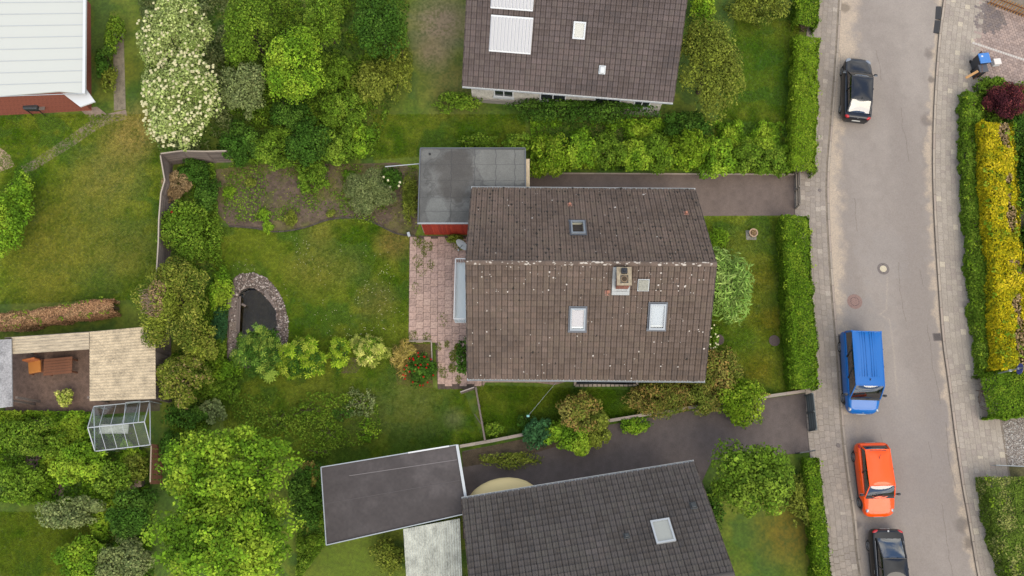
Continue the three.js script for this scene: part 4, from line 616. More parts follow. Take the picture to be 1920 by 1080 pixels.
// crown of clumps over an ellipsoid
function crown(R, o) {
  const { rx, ry, rz, cy } = o, lobes = [], K2 = Math.round(1.5 * (o.lobes || 14 + 6 * Math.max(rx, rz) ** 1.5));
  for (let i = 0; i < K2; i++) { let [x, y, z] = dirR(R); if (y < -0.35) y = -y * 0.6; const f = 0.5 + 0.32 * R(), s = (0.17 + 0.19 * R()) * (o.lump || 1); lobes.push([x * rx * f * 1.12, y * ry * f * 1.08, z * rz * f * 1.12, s, 0.84 + 0.32 * R()]); }
  lobes.push([0, 0, 0, 0.5, 0.95]);
  const area = rx * rz * 4.2 * (1 + ry / Math.max(rx, rz)), n = Math.min(o.max || 26000, Math.round((o.cover || 2.6) * area / (o.len * o.wid * 0.5)));
  const type = o.type || 'leaf', per_ = type === 'whorl' ? 8 : 1, B = new Leaves(n + (o.dead ? n : 0)), wsum = lobes.map((l) => l[3] ** 2); const tot = wsum.reduce((a, b) => a + b, 0);
  for (let i = 0; i < n / per_; i++) {
    let r = R() * tot, k = 0; while (k < lobes.length - 1 && (r -= wsum[k]) > 0) k++;
    const l = lobes[k]; let [dx, dy, dz] = dirR(R); if (dy < -0.25 && R() < 0.75) dy = -dy;
    const nn = 0.8 + 0.45 * vnoise(dx * 2.3 + k * 7.1 + 50, dz * 2.3 + dy * 2 + 50, 7), f = l[3] * nn * (1 - 0.45 * R() * R());
    const x = l[0] + dx * rx * f, y = l[1] + dy * ry * f, z = l[2] + dz * rz * f; if (cy + y < 0.03) continue;
    const pl = o.pal, tone = fbm(x * 1.1 + 60 + o.seed, z * 1.1 + y + 60, 2, 5), ci = clamp(Math.floor((tone * 1.6 - 0.3) * pl.length + (R() - 0.5) * 2.2), 0, pl.length - 1); let col = pl[ci], br = (0.62 + 0.76 * R()) * l[4];
    if (o.patch && o.patch(x, y, z, R)) { col = P_.dead[Math.floor(R() * 3)]; }
    const lr = 0.5 + 0.95 * R() * R() + 0.25 * R(), len = o.len * lr, wid = o.wid * lr * (0.8 + 0.4 * R());
    if (type === 'whorl') { // rosettes of long leaves round a shoot
      const ux = dx * 0.5, uy = Math.max(0.35, dy) + 0.3, uz = dz * 0.5, a0 = R() * 6.28; for (let q = 0; q < 8; q++) { const a = a0 + q * 0.785, cx = Math.cos(a), cz = Math.sin(a), e = q % 2 ? 0.5 : 0.75; B.add(x + cx * len * e, y - 0.02 + (q % 2) * 0.03, z + cz * len * e, ux + cx * 0.45, uy, uz + cz * 0.45, Math.atan2(0, 1) + 0, len, wid, q % 2 && R() < 0.6 ? pl[Math.min(pl.length - 1, ci + 1)] : col, 0.1, br); orient(B, cx, cz); }
    } else {
      const w = o.rand ?? 0.75; const [qx, qy, qz] = dirR(R); B.add(cy ? x : x, y, z, dx + qx * w, dy + 0.45 + qy * w, dz + qz * w, R() * 6.28, len, wid, col, 0.18, br);
    }
  }
  const g = B.geo(); g.translate(0, cy, 0); return g;
}
function orient(B, cx, cz) { // turn the leaf just added so that it points along (cx, cz)
  const o = (B.k - 1) * 12; if (o < 0) return; const P = B.p, mx = (P[o] + P[o + 6]) / 2, my = (P[o + 1] + P[o + 7]) / 2, mz = (P[o + 2] + P[o + 8]) / 2, len = Math.hypot(P[o] - P[o + 6], P[o + 1] - P[o + 7], P[o + 2] - P[o + 8]) / 2, wid = Math.hypot(P[o + 3] - P[o + 9], P[o + 4] - P[o + 10], P[o + 5] - P[o + 11]) / 2, dr = 0.25 * len;
  P[o] = mx - cx * len; P[o + 1] = my + dr * 0.4; P[o + 2] = mz - cz * len; P[o + 6] = mx + cx * len; P[o + 7] = my - dr; P[o + 8] = mz + cz * len; P[o + 3] = mx - cz * wid; P[o + 4] = my + 0.01; P[o + 5] = mz + cx * wid; P[o + 9] = mx + cz * wid; P[o + 10] = my + 0.01; P[o + 11] = mz - cx * wid;
}
function stems(R, o) { // trunk that tapers and limbs that fan out
  const gs = [], h = o.cy, r = o.trunk || 0.05 + 0.02 * o.h; const t = new THREE.CylinderGeometry(r * 0.6, r, h, 8); t.translate(0, h / 2, 0); gs.push(t);
  const n = o.limbs || 6; for (let i = 0; i < n; i++) { const a = (i / n) * 6.28 + R(), e = 0.5 + 0.25 * R(), s = V3(0, h * (0.25 + 0.6 * R()), 0), b = V3(Math.cos(a) * o.rx * e, o.cy + o.ry * (0.1 + 0.4 * R()), Math.sin(a) * o.rz * e), d = b.clone().sub(s), g = new THREE.CylinderGeometry(r * 0.18, r * 0.45, d.length(), 6); g.applyQuaternion(new THREE.Quaternion().setFromUnitVectors(V3(0, 1, 0), d.normalize())); const m = s.clone().add(b).multiplyScalar(0.5); g.translate(m.x, m.y, m.z); gs.push(g); }
  return merge(gs);
}
let plantSeed = 1000;
function plant(name, label, cat, px, py, rxp, rzp, h, o) {
  const seed = (plantSeed += 13), R = mul(seed), tree = o.tree, cyf = tree ? 0.62 : 0.5, c = G(px, py, h * 0.6), sc = G(px + 1, py, h * 0.6).x - c.x, szc = Math.abs(G(px, py + 1, h * 0.6).z - c.z);
  const t = thing(name, label, cat, [c.x, 0, c.z], 0, o.group), q = { ...o, h, rx: rxp * sc, rz: rzp * szc, ry: tree ? h * 0.4 : h * 0.5, cy: h * cyf, seed };
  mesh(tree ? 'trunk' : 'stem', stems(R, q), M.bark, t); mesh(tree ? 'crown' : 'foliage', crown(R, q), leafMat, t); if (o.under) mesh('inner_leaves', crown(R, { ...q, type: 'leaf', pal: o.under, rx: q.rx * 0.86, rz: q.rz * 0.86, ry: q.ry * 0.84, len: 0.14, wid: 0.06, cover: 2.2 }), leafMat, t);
  if (o.flower) { // umbels or blooms standing on the crown
    const f = o.flower, B = new Leaves(f.n * 7); for (let i = 0; i < f.n; i++) { let [dx, dy, dz] = dirR(R); dy = Math.abs(dy) * 0.8 + 0.15; const k = 0.9 + 0.14 * R(), x = dx * q.rx * k, y = q.cy + dy * q.ry * (k + 0.06), z = dz * q.rz * k; if (f.where && !f.where(dx, dz)) continue; if (f.own) { const Q = new Leaves(7); for (let j = 0; j < 7; j++) { const a = j * 0.9, r = j ? f.s * 0.4 : 0; Q.add(Math.cos(a) * r, j ? 0 : 0.02, Math.sin(a) * r, Math.cos(a) * 0.6, 1, Math.sin(a) * 0.6, R() * 6, f.s, f.s * 0.9, f.c, 0.2, 0.6 + 0.5 * R()); } mesh('bloom', Q.geo(), leafMat, t).position.set(x, y, z); continue; } for (let j = 0; j < 7; j++) { const a = j * 0.9, r = j ? f.s * 0.5 : 0; B.add(x + Math.cos(a) * r, y + (j ? 0 : 0.02), z + Math.sin(a) * r, Math.cos(a) * 0.3, 1, Math.sin(a) * 0.3, R() * 6, f.s * 0.9, f.s * 0.8, f.c, 0.2, 0.8 + 0.35 * R()); } }
    if (!f.own) mesh('flowers', B.geo(), leafMat, t).userData.kind = 'stuff';
  }
  if (o.twigs) { const gs = []; for (let i = 0; i < o.twigs.n; i++) { const [dx, , dz] = dirR(R), [ex, , ez] = dirR(R), tx = o.twigs.x * q.rx, tz = o.twigs.z * q.rz, k = R(), s = V3(tx + dx * 0.95 * k, q.cy + (0.78 - 0.3 * k) * q.ry, tz + dz * 0.95 * k), e = s.clone().add(V3(ex * 0.3 - 0.12, 0.1 + 0.12 * R(), ez * 0.3)); gs.push(bar(s, e, 0.006 + 0.008 * R(), 4)); } mesh('bare_twigs', merge(gs), withMap(C(150, 128, 108), mottle, 0.4), t); }
  return t;
}
// clipped hedge along a line of its top's centre points
function hedge(name, label, pts, wPx, h, o) {
  const seed = (plantSeed += 13), R = mul(seed), c = pts.map(([x, y]) => G(x, y, h)), curve = new THREE.CatmullRomCurve3(c), L = curve.getLength(), w = wPx * (G(1001, 540, h).x - G(1000, 540, h).x) * (o.wk || 1), mid = curve.getPointAt(0.5), t = thing(name, label, 'hedge', [mid.x, 0, mid.z], 0, o.group);
  const area = L * (w + 2 * h * 0.9), n = Math.min(o.max || 42000, Math.round((o.cover || 3) * area / (o.len * o.wid * 0.5))), B = new Leaves(n);
  for (let i = 0; i < n; i++) {
    const s = R(), p = curve.getPointAt(s), d = curve.getTangentAt(s), nx = -d.z, nz = d.x; let u, y, ox, oy; const per2 = w + 1.8 * h, q = R() * per2;
    if (q < w) { u = q - w / 2; y = h; ox = 0; oy = 1; } else { const b = (q - w) / 1.8 / h; u = (R() < 0.5 ? -1 : 1) * w / 2; y = h * (1 - 0.95 * Math.abs((q - w) / (1.8 * h))); ox = Math.sign(u); oy = 0.15; }
    const xx = p.x + nx * u, zz = p.z + nz * u, bump = (o.bump || 0.2) * (fbm(xx * 1.8 + y + 70, zz * 1.8 + 70, 3, seed) - 0.5) * 2.2, deep = 0.2 * R() * R(); u += ox * (bump - deep); y += oy * (bump - deep); if (y < 0.02) continue;
    const edge = Math.abs(u) / (w / 2); if (oy === 1 && edge > 0.75) y -= (edge - 0.75) * (o.round || 0.5);
    const end = Math.min(s, 1 - s) * L; if (oy === 1 && end < 0.4) y -= (0.4 - end) * 0.5;
    const tone = fbm(xx * 1.4 + 20, zz * 1.4 + y + 20, 3, seed + 1), pl = o.pal, ci = clamp(Math.floor((tone * 1.6 - 0.3) * pl.length + (R() - 0.5) * 2.4), 0, pl.length - 1); let col = pl[ci]; const cu = u / w; if (o.patch && o.patch(s, cu, xx, zz, R)) { if (R() < 0.7) continue; col = P_.dead[Math.floor(R() * 3)]; }
    const [rx, ry, rz] = dirR(R), k = o.rand ?? 0.7; B.add(p.x + nx * u - mid.x + (R() - 0.5) * 0.06, y, p.z + nz * u - mid.z + (R() - 0.5) * 0.06, nx * ox + rx * k, oy + 0.3 + ry * k, nz * ox + rz * k, R() * 6.28, o.len * (0.6 + 0.8 * R()), o.wid * (0.7 + 0.6 * R()), col, 0.18, 0.6 + 0.8 * R());
  }
  mesh('foliage', B.geo(), leafMat, t);
  { // young shoots sticking out of the clipped faces
    const n2 = Math.round(L * (o.shoots ?? 3.5)), S2 = new Leaves(n2 * 9); for (let i = 0; i < n2; i++) { const s = R(), p = curve.getPointAt(s), d = curve.getTangentAt(s), u = (R() < 0.55 ? (R() < 0.5 ? -1 : 1) * (0.46 + 0.1 * R()) : (R() - 0.5) * 0.9) * w, y = h * (0.97 + 0.06 * R()), col = o.shootPal ? o.shootPal[i % o.shootPal.length] : P_.privet[i % 4]; for (let k = 0; k < 9; k++) { const [qx, qy, qz] = dirR(R); S2.add(p.x - d.z * u - mid.x + qx * 0.14, y + Math.abs(qy) * 0.12, p.z + d.x * u - mid.z + qz * 0.14, qx, 1 + qy, qz, R() * 6.28, o.len * 1.2, o.wid * 1.2, col, 0.18, 0.8 + 0.5 * R()); } }
    mesh('young_shoots', S2.geo(), leafMat, t);
  }
  // the twiggy inside of the hedge
  const gs = [], m = Math.round(L / 0.28); for (let i = 0; i < m; i++) { const p = curve.getPointAt((i + 0.5) / m), d = curve.getTangentAt((i + 0.5) / m); for (let k = 0; k < 6; k++) { const u0 = (R() - 0.5) * w * 0.4, u1 = (R() - 0.5) * w * 0.85; gs.push(bar(V3(p.x - mid.x - d.z * u0, 0, p.z - mid.z + d.x * u0), V3(p.x - mid.x - d.z * u1 + (R() - 0.5) * 0.3, h * (0.75 + 0.15 * R()), p.z - mid.z + d.x * u1 + (R() - 0.5) * 0.3), 0.018, 4)); } }
  mesh('branches', merge(gs), withMap(C(120, 100, 84), mottle, 0.4), t);
  return t;
}

// garden side
const leafM = { len: 0.15, wid: 0.095 }, leafS = { len: 0.12, wid: 0.075 }, leafL = { len: 0.18, wid: 0.12 };
plant('conifer', 'large yellow-green conifer with a bare brown patch beside the pond', 'conifer', 335, 572, 74, 86, 3.8, { tree: 1, pal: P_.thuja, len: 0.17, wid: 0.07, rand: 1.0, lump: 0.8, lobes: 44, cover: 3, patch: (x, y, z, R) => x < -0.2 && Math.hypot(x + 0.85, z + 0.1) < 0.95 && R() < 0.6, twigs: { n: 260, x: -0.36, z: -0.03 } });
plant('conifer', 'smaller rounded yellow-green conifer beside the shed wall', 'conifer', 345, 712, 56, 48, 2.8, { tree: 1, pal: P_.thuja, len: 0.15, wid: 0.065, rand: 1.0, lump: 0.75, lobes: 40, cover: 3, patch: (x, y, z, R) => R() < 0.08 });
plant('conifer', 'narrow green conifer squeezed between the two rounded conifers', 'conifer', 378, 650, 34, 44, 2.4, { tree: 1, pal: P_.thuja, len: 0.15, wid: 0.065, rand: 1.0, lump: 0.8, cover: 3 });
plant('flowering_shrub', 'leafy green shrub with two dark red blooms against the curved fence', 'shrub', 352, 432, 52, 62, 2.0, { pal: P_.mid, ...leafM, lobes: 38, flower: { n: 5, s: 0.1, c: darkred_, own: 1, where: (x, z) => z < -0.4 } });
plant('dead_shrub', 'dry brown brushwood shrub in the fence corner', 'shrub', 328, 352, 28, 30, 1.3, { pal: P_.dead, len: 0.16, wid: 0.035, rand: 1.3 });
plant('leafy_shrub', 'dark green undergrowth shrub in front of the slatted fence panel', 'shrub', 362, 322, 34, 24, 1.1, { pal: P_.deep, ...leafM });
plant('leafy_shrub', 'green undergrowth shrub beside the bare bed, below the fence corner', 'shrub', 388, 360, 24, 40, 1.0, { pal: P_.deep, ...leafM });
plant('leafy_shrub', 'low green shrub at the lawn edge behind the red-bloom shrub', 'shrub', 402, 440, 16, 40, 0.8, { pal: P_.mid, ...leafS });
plant('leafy_shrub', 'fresh green low shrub touching the top of the pond flagstones', 'shrub', 415, 545, 22, 44, 1.0, { pal: P_.bright, ...leafS });
plant('ornamental_grass', 'blue-green grassy clump beside the pond flagstones', 'grass clump', 414, 605, 16, 40, 0.8, { pal: P_.bluegreen, len: 0.3, wid: 0.03, rand: 1.0 });
plant('leafy_shrub', 'bright green low plants at the lower tip of the flagstones', 'shrub', 428, 690, 30, 24, 0.7, { pal: P_.bright, ...leafS });
plant('leafy_shrub', 'mixed green shrub below the smaller conifer', 'shrub', 345, 778, 42, 24, 1.4, { pal: P_.deep, ...leafM });
plant('leafy_shrub', 'grey-green sapling shrub standing right of the smaller conifer', 'shrub', 402, 770, 26, 22, 1.2, { pal: P_.grey, ...leafM });
plant('leafy_shrub', 'dense green shrub between the lattice fence and the big tree', 'shrub', 322, 842, 24, 44, 1.3, { pal: P_.deep, ...leafM });
plant('leafy_shrub', 'grey-green low shrub right of the two conifers on the lawn', 'shrub', 425, 730, 26, 24, 0.6, { pal: P_.mid, ...leafS });

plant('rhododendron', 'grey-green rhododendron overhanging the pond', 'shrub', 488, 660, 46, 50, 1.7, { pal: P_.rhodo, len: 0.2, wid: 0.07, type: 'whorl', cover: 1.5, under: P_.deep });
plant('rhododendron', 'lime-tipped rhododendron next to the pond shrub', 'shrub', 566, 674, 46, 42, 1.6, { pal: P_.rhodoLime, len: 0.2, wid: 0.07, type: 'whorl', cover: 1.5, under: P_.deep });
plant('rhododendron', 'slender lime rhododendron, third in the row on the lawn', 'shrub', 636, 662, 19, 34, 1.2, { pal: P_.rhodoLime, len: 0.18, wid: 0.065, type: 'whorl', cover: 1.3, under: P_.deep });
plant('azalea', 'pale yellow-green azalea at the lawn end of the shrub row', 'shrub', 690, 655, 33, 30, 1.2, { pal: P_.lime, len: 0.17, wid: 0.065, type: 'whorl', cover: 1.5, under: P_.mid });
plant('peony', 'peony bush covered with red blooms at the terrace edge', 'flowering plant', 785, 692, 30, 32, 0.9, { pal: P_.deep, ...leafM, flower: { n: 28, s: 0.07, c: C(182, 18, 24, 1.1), own: 1 } });
plant('ornamental_grass', 'straw-coloured iris and grass clump beside the red peony', 'grass clump', 760, 672, 27, 34, 0.7, { pal: P_.straw, len: 0.42, wid: 0.035, rand: 1.0 });
plant('grey_shrub', 'feathery grey-green shrub in the bare bed', 'shrub', 690, 360, 46, 40, 1.6, { pal: P_.grey, len: 0.16, wid: 0.035, rand: 1.1, cover: 3.4 });
plant('leafy_shrub', 'rounded fresh green shrub at the top edge of the bare bed', 'shrub', 588, 330, 32, 32, 1.1, { pal: P_.mid, ...leafM, cover: 3 });
plant('leafy_shrub', 'small green shrub with white blooms beside the garage pole', 'shrub', 735, 334, 24, 22, 0.9, { pal: P_.deep, ...leafM, flower: { n: 6, s: 0.1, c: white_, own: 1 } });
plant('ornamental_grass', 'yellow-green upright grasses along the garage wall', 'grass clump', 768, 370, 14, 52, 0.9, { pal: P_.olive, len: 0.34, wid: 0.035, rand: 0.9 });
for (const [i, [px, py, r]] of [[495, 402, 13], [545, 408, 15], [430, 360, 12], [620, 398, 9], [502, 425, 12], [470, 342, 10], [655, 325, 11]].entries()) plant('bed_weed', ['bright green weed tuft at the lower edge of the bed', 'wide green weed tuft midway along the bed edge', 'green weed tuft at the fence end of the bed', 'tiny weed tuft near the bed edge under the grey shrub', 'yellow-green weed touching the dark bed edging', 'small weed tuft in the upper bare bed', 'yellowish weed tuft right of the round bed shrub'][i], 'weed', px, py, r, r, 0.35, { pal: i % 2 ? P_.olive : P_.bright, len: 0.16, wid: 0.045, cover: 2.2 });
plant('bamboo_bush', 'domed pale green bamboo against the east gable of the house', 'bamboo', 1362, 535, 40, 64, 2.6, { pal: P_.bamboo, len: 0.42, wid: 0.07, rand: 0.8, lump: 1.7, lobes: 16, cover: 4 });
plant('daylily_clump', 'bright green strap-leaved clump above the bamboo', 'grass clump', 1346, 447, 20, 20, 0.8, { pal: P_.bright, len: 0.4, wid: 0.05, rand: 0.9 });
plant('flowering_shrub', 'small shrub with pale flowers below the bamboo at the gable', 'shrub', 1336, 632, 14, 24, 0.9, { pal: P_.mid, ...leafS, flower: { n: 22, s: 0.06, c: white_ } });
plant('mixed_shrub', 'dark reddish green shrub at the corner of the house', 'shrub', 1352, 694, 40, 40, 1.7, { pal: P_.rust, ...leafM, lobes: 30 });
plant('mixed_shrub', 'rusty brown feathery shrub under the south eave', 'shrub', 1242, 750, 64, 32, 1.6, { pal: P_.rust, len: 0.18, wid: 0.06, rand: 1.1, lobes: 34 });
plant('mixed_shrub', 'rusty green shrub between the brown shrub and the lime shrub', 'shrub', 1322, 744, 42, 34, 1.6, { pal: P_.rust, len: 0.16, wid: 0.07, lobes: 24 });
plant('lime_shrub', 'bright lime green rounded shrub at the garden corner by the gate', 'shrub', 1396, 750, 52, 44, 1.7, { pal: P_.privet, ...leafM, cover: 3 });
plant('evergreen_shrub', 'dark blue-green evergreen on the south boundary wall', 'shrub', 1012, 812, 34, 34, 1.7, { pal: P_.bluegreen, ...leafM, lump: 0.7, lobes: 40, cover: 3 });
plant('bright_shrub', 'fresh green shrub overhanging the shaded drive', 'shrub', 1062, 824, 46, 40, 1.8, { pal: P_.bright, ...leafM, cover: 3 });
plant('mixed_shrub', 'brownish green shrub rising above the fresh green one on the wall', 'shrub', 1088, 774, 50, 42, 2.0, { pal: P_.rust, ...leafM, lobes: 26 });
plant('mixed_shrub', 'olive shrub at the pale wall just right of the fresh green one', 'shrub', 1114, 802, 32, 38, 1.6, { pal: P_.olive, ...leafS });
plant('leafy_shrub', 'low bright green plant below the pale south wall', 'shrub', 1190, 795, 30, 18, 0.7, { pal: P_.bright, ...leafS });
plant('leafy_shrub', 'small dark shrub beside the clothes post', 'shrub', 990, 790, 22, 15, 0.8, { pal: P_.deep, ...leafS });
plant('leafy_shrub', 'low olive plants in the strip below the wire fence wall', 'shrub', 955, 862, 56, 16, 0.7, { pal: P_.olive, ...leafS, cover: 2 });
plant('leafy_shrub', 'low green weeds beside the wooden rail gate', 'shrub', 928, 806, 20, 16, 0.5, { pal: P_.mid, ...leafS });
plant('climber', 'dark green climber on the house wall by the terrace', 'climber', 868, 668, 12, 36, 1.4, { pal: P_.deep, ...leafM });
plant('leafy_shrub', 'weedy green tuft at the garage end of the terrace', 'weed', 853, 448, 16, 9, 0.5, { pal: P_.olive, ...leafS });
for (const [i, [px, py, rx, rz, c]] of [[520, 790, 30, 26, 'mid'], [575, 770, 36, 30, 'mid'], [620, 815, 40, 26, 'mid'], [675, 755, 34, 36, 'grey'], [690, 808, 26, 24, 'bright'], [595, 848, 30, 14, 'mid'], [640, 775, 26, 20, 'deep']].entries()) plant('herb_clump', ['loose green herb clump nearest the big leafy tree', 'broad herb clump in the middle of the overgrown bed', 'spreading green herb clump at the lower side of the overgrown bed', 'tall grey-green herb clump at the upper right of the overgrown bed', 'yellow-tipped herb clump at the lawn corner of the overgrown bed', 'low herb patch at the bottom of the overgrown bed', 'small dark herb clump between the larger herb clumps'][i], 'herb clump', px, py, rx, rz, 0.4, { pal: P_[c], ...leafS, cover: 0.6, lobes: 26, lump: 0.55 });
// trees
plant('broadleaf_tree', 'large bright green broadleaf tree below the overgrown bed', 'tree', 432, 880, 128, 86, 7, { tree: 1, pal: P_.bright, len: 0.19, wid: 0.12, lobes: 110, lump: 0.62, cover: 2.7, max: 52000, limbs: 10 });
plant('broadleaf_tree', 'tall bright green tree at the bottom edge of the picture', 'tree', 425, 1010, 140, 100, 7.5, { tree: 1, pal: P_.bright, len: 0.19, wid: 0.12, lobes: 110, lump: 0.62, cover: 2.6, max: 52000, limbs: 10 });
plant('elder_tree', 'elder in creamy white flower above the fence corner', 'tree', 345, 190, 70, 90, 4.2, { tree: 1, pal: P_.pale, ...leafM, lobes: 40, max: 30000, flower: { n: 240, s: 0.11, c: C(222, 216, 168) } });
plant('elder_tree', 'sparser flowering elder at the top of the neighbouring garden', 'tree', 330, 70, 64, 70, 4.2, { tree: 1, pal: P_.pale, ...leafM, lobes: 36, max: 26000, flower: { n: 80, s: 0.1, c: C(222, 216, 168) } });
plant('garden_tree', 'olive green tree beside the gable of the solar panel house', 'tree', 1328, 132, 60, 84, 4.6, { tree: 1, pal: P_.olive, ...leafM, lobes: 44, max: 30000 });
plant('garden_tree', 'bright green tree in front of the dark grey house', 'tree', 1408, 898, 76, 72, 4.6, { tree: 1, pal: P_.mid, ...leafL, lobes: 40, max: 30000 });
plant('garden_tree', 'light green tree standing deep in the northern garden', 'tree', 556, 130, 58, 66, 4.5, { tree: 1, pal: P_.bright, ...leafM, lobes: 40, max: 26000 });
plant('garden_tree', 'dark green tree at the top edge above the beige path', 'tree', 712, 50, 52, 56, 4.5, { tree: 1, pal: P_.deep, ...leafM, lobes: 40, max: 26000 });
plant('garden_tree', 'green tree in the top edge left of the dark tree', 'tree', 610, 40, 40, 50, 4, { tree: 1, pal: P_.mid, ...leafM, lobes: 36, max: 20000 });
plant('garden_tree', 'green tree at the top edge right of the flowering elders', 'tree', 470, 60, 46, 64, 4, { tree: 1, pal: P_.mid, ...leafM, lobes: 36, max: 22000 });
plant('garden_tree', 'grey-green tree between the flowering elder and the light green tree', 'tree', 462, 175, 44, 54, 3.6, { tree: 1, pal: P_.grey, ...leafM, lobes: 36, max: 20000 });
for (const [i, [px, py, rx, rz, h, c]] of [[450, 268, 40, 42, 2, 'deep'], [515, 275, 46, 38, 1.9, 'mid'], [578, 262, 44, 46, 2.1, 'deep'], [632, 268, 40, 40, 1.8, 'mid'], [680, 262, 22, 30, 1.5, 'bright'], [640, 205, 46, 36, 2, 'mid'], [540, 212, 40, 30, 2, 'deep'], [700, 150, 40, 40, 1.8, 'olive'], [620, 130, 36, 40, 2, 'mid']].entries())
  plant('boundary_shrub', ['dark shrub just right of the slatted fence panel', 'green shrub over the bed, second from the slatted panel', 'dark shrub above the round bed shrub', 'green shrub above the yellowish bed weed', 'bright yellow-green shrub ending the boundary row', 'shrub behind the boundary row near its bright end', 'dark shrub behind the boundary row, below the light green tree', 'olive shrub on the neighbouring lawn under the dark tree', 'green shrub between the light green tree and the olive shrub'][i], 'shrub', px, py, rx, rz, h, { pal: P_[c], ...leafM, lobes: 22, group: 'shrubs along the north boundary' });
for (const [i, [px, py, rx, rz, h, c]] of [[1035, 290, 40, 46, 1.9, 'privet'], [1090, 280, 36, 38, 1.8, 'bright'], [1140, 284, 36, 38, 1.8, 'mid'], [1190, 288, 34, 34, 1.7, 'bright'], [1236, 280, 32, 38, 1.7, 'mid'], [1286, 282, 40, 40, 1.9, 'privet'], [1345, 302, 36, 46, 1.7, 'bright'], [1405, 300, 36, 32, 1.4, 'mid'], [1452, 300, 28, 30, 1.2, 'mid'], [975, 268, 34, 20, 1.2, 'mid'], [900, 264, 40, 14, 0.9, 'mid'], [1290, 232, 46, 30, 1.6, 'deep'], [1080, 206, 150, 22, 1.7, 'deep']].entries())
  plant('drive_shrub', ['yellow-green shrub nearest the garage in the row along the drive', 'fresh green shrub, second from the garage along the drive', 'green shrub, third from the garage along the drive', 'fresh green shrub in the middle of the drive row', 'green shrub just left of the bright yellow-green one on the drive', 'bright yellow-green shrub in the drive row, opposite the roof corner', 'fresh green shrub with branches hanging over the drive', 'grey-green low shrub towards the street end of the drive row', 'last low shrub of the drive row, beside the street hedge', 'low shrub behind the garage corner', 'flat strip of greenery behind the garage roof', 'dark shrub at the foot of the olive tree', 'dark planting along the white wall of the solar panel house'][i], 'shrub', px, py, rx, rz, h, { pal: P_[c], ...leafM, lobes: 24, cover: 2.8, group: 'shrubs along the north drive' });
for (const [i, [px, py, rx, rz, h, c]] of [[20, 400, 42, 80, 2.4, 'bright'], [215, 60, 18, 40, 1.5, 'mid'], [195, 110, 18, 30, 1.4, 'deep'], [205, 150, 14, 26, 1, 'olive'], [1320, 20, 24, 34, 1.6, 'bright'], [1420, 10, 60, 34, 1.8, 'olive'], [60, 820, 60, 40, 2.2, 'mid'], [120, 745, 16, 18, 1.2, 'lime'], [150, 870, 56, 40, 2.2, 'bright'], [215, 900, 40, 38, 1.8, 'mid'], [40, 905, 44, 40, 1.8, 'mid'], [240, 960, 50, 50, 2.2, 'deep'], [130, 960, 60, 34, 1.8, 'grey'], [230, 1050, 60, 46, 2, 'grey'], [150, 1050, 50, 44, 2, 'bright'], [575, 930, 34, 60, 2, 'deep'], [585, 890, 26, 26, 1.2, 'rust'], [790, 985, 50, 16, 1.6, 'privet'], [730, 1040, 34, 34, 1.2, 'olive'], [1330, 960, 30, 50, 1.2, 'deep'], [255, 880, 26, 30, 1.4, 'olive'], [750, 130, 26, 60, 1.4, 'olive'], [860, 190, 46, 20, 0.8, 'mid'], [1500, 940, 20, 60, 1, 'olive']].entries())
  plant('garden_shrub', ['tall rounded bright shrub at the west picture edge', 'shrub beside the bungalow garden path near the top', 'dark shrub by the bungalow brick wall', 'olive shrub at the corner of the bungalow path', 'bright shrub above the olive tree at the gable', 'olive shrubbery at the top edge beside the street hedge', 'wide green shrub below the patio lean-to', 'small yellow-lime shrub under the patio edge', 'bright shrub below the greenhouse', 'green shrub beside the lattice fence bottom', 'green shrub at the west edge beside the brown garden path', 'dark shrub left of the tall bottom tree', 'grey-green shrub above the lower west lawn', 'grey-green shrub at the bottom edge left of the tall tree', 'bright shrub at the bottom edge of the west lawn', 'dark shrub between the big tree and the dark garage', 'rusty shrub at the corner of the dark garage roof', 'yellow-green strip of shrub between garage and pale patio roof', 'olive shrub below the dark garage', 'dark planting along the gable of the grey house', 'olive shrub between greenhouse and lattice fence', 'olive shrub beside the beige path in the north garden', 'low green planting left of the solar panel house', 'olive low planting inside the lower street hedge'][i], 'shrub', px, py, rx, rz, h, { pal: P_[c], ...leafM, lobes: 24 });
// hedges
hedge('street_hedge', 'long clipped green hedge between the front lawn and the street', [[1492, 402], [1496, 470], [1500, 550], [1506, 640], [1511, 728]], 50, 1.3, { pal: P_.hedge, len: 0.1, wid: 0.065, cover: 3 });
hedge('street_hedge', 'clipped green hedge along the street above the north drive', [[1516, 66], [1513, 150], [1510, 230], [1507, 318]], 48, 1.2, { pal: P_.privet, len: 0.1, wid: 0.065, bump: 0.24 });
hedge('street_hedge', 'short end of hedge at the top edge of the street', [[1520, -60], [1518, -10], [1515, 44]], 46, 1.2, { pal: P_.hedge, len: 0.1, wid: 0.065, bump: 0.24 });
hedge('street_hedge', 'narrow hedge on the street in front of the dark grey house', [[1524, 858], [1530, 930], [1538, 1010], [1548, 1110]], 26, 1.0, { pal: P_.hedge, len: 0.1, wid: 0.065 });
const barePatch = (s, cu, x, z, R) => cu > 0.02 && cu < 0.4 && fbm(x * 1.3 + 20, z * 0.8 + 20, 3, 77) > 0.47 + 0.9 * Math.abs(cu - 0.24);
hedge('yellow_hedge', 'bright yellow clipped hedge with bare brown patches on top', [[1872, 226], [1878, 330], [1886, 450], [1896, 570], [1903, 694]], 62, 1.7, { pal: P_.yellow, len: 0.13, wid: 0.08, cover: 3.2, bump: 0.2, round: 0.9, patch: (s, cu, x, z, R) => barePatch(s, -cu, x, z, R) || barePatch(s, cu, x, z, R) && false });
hedge('pavement_hedge', 'dark green hedge strip between pavement and yellow hedge', [[1826, 170], [1826, 260], [1830, 380], [1838, 500], [1850, 610], [1860, 700]], 34, 0.9, { pal: P_.mid, len: 0.1, wid: 0.07, bump: 0.3 });
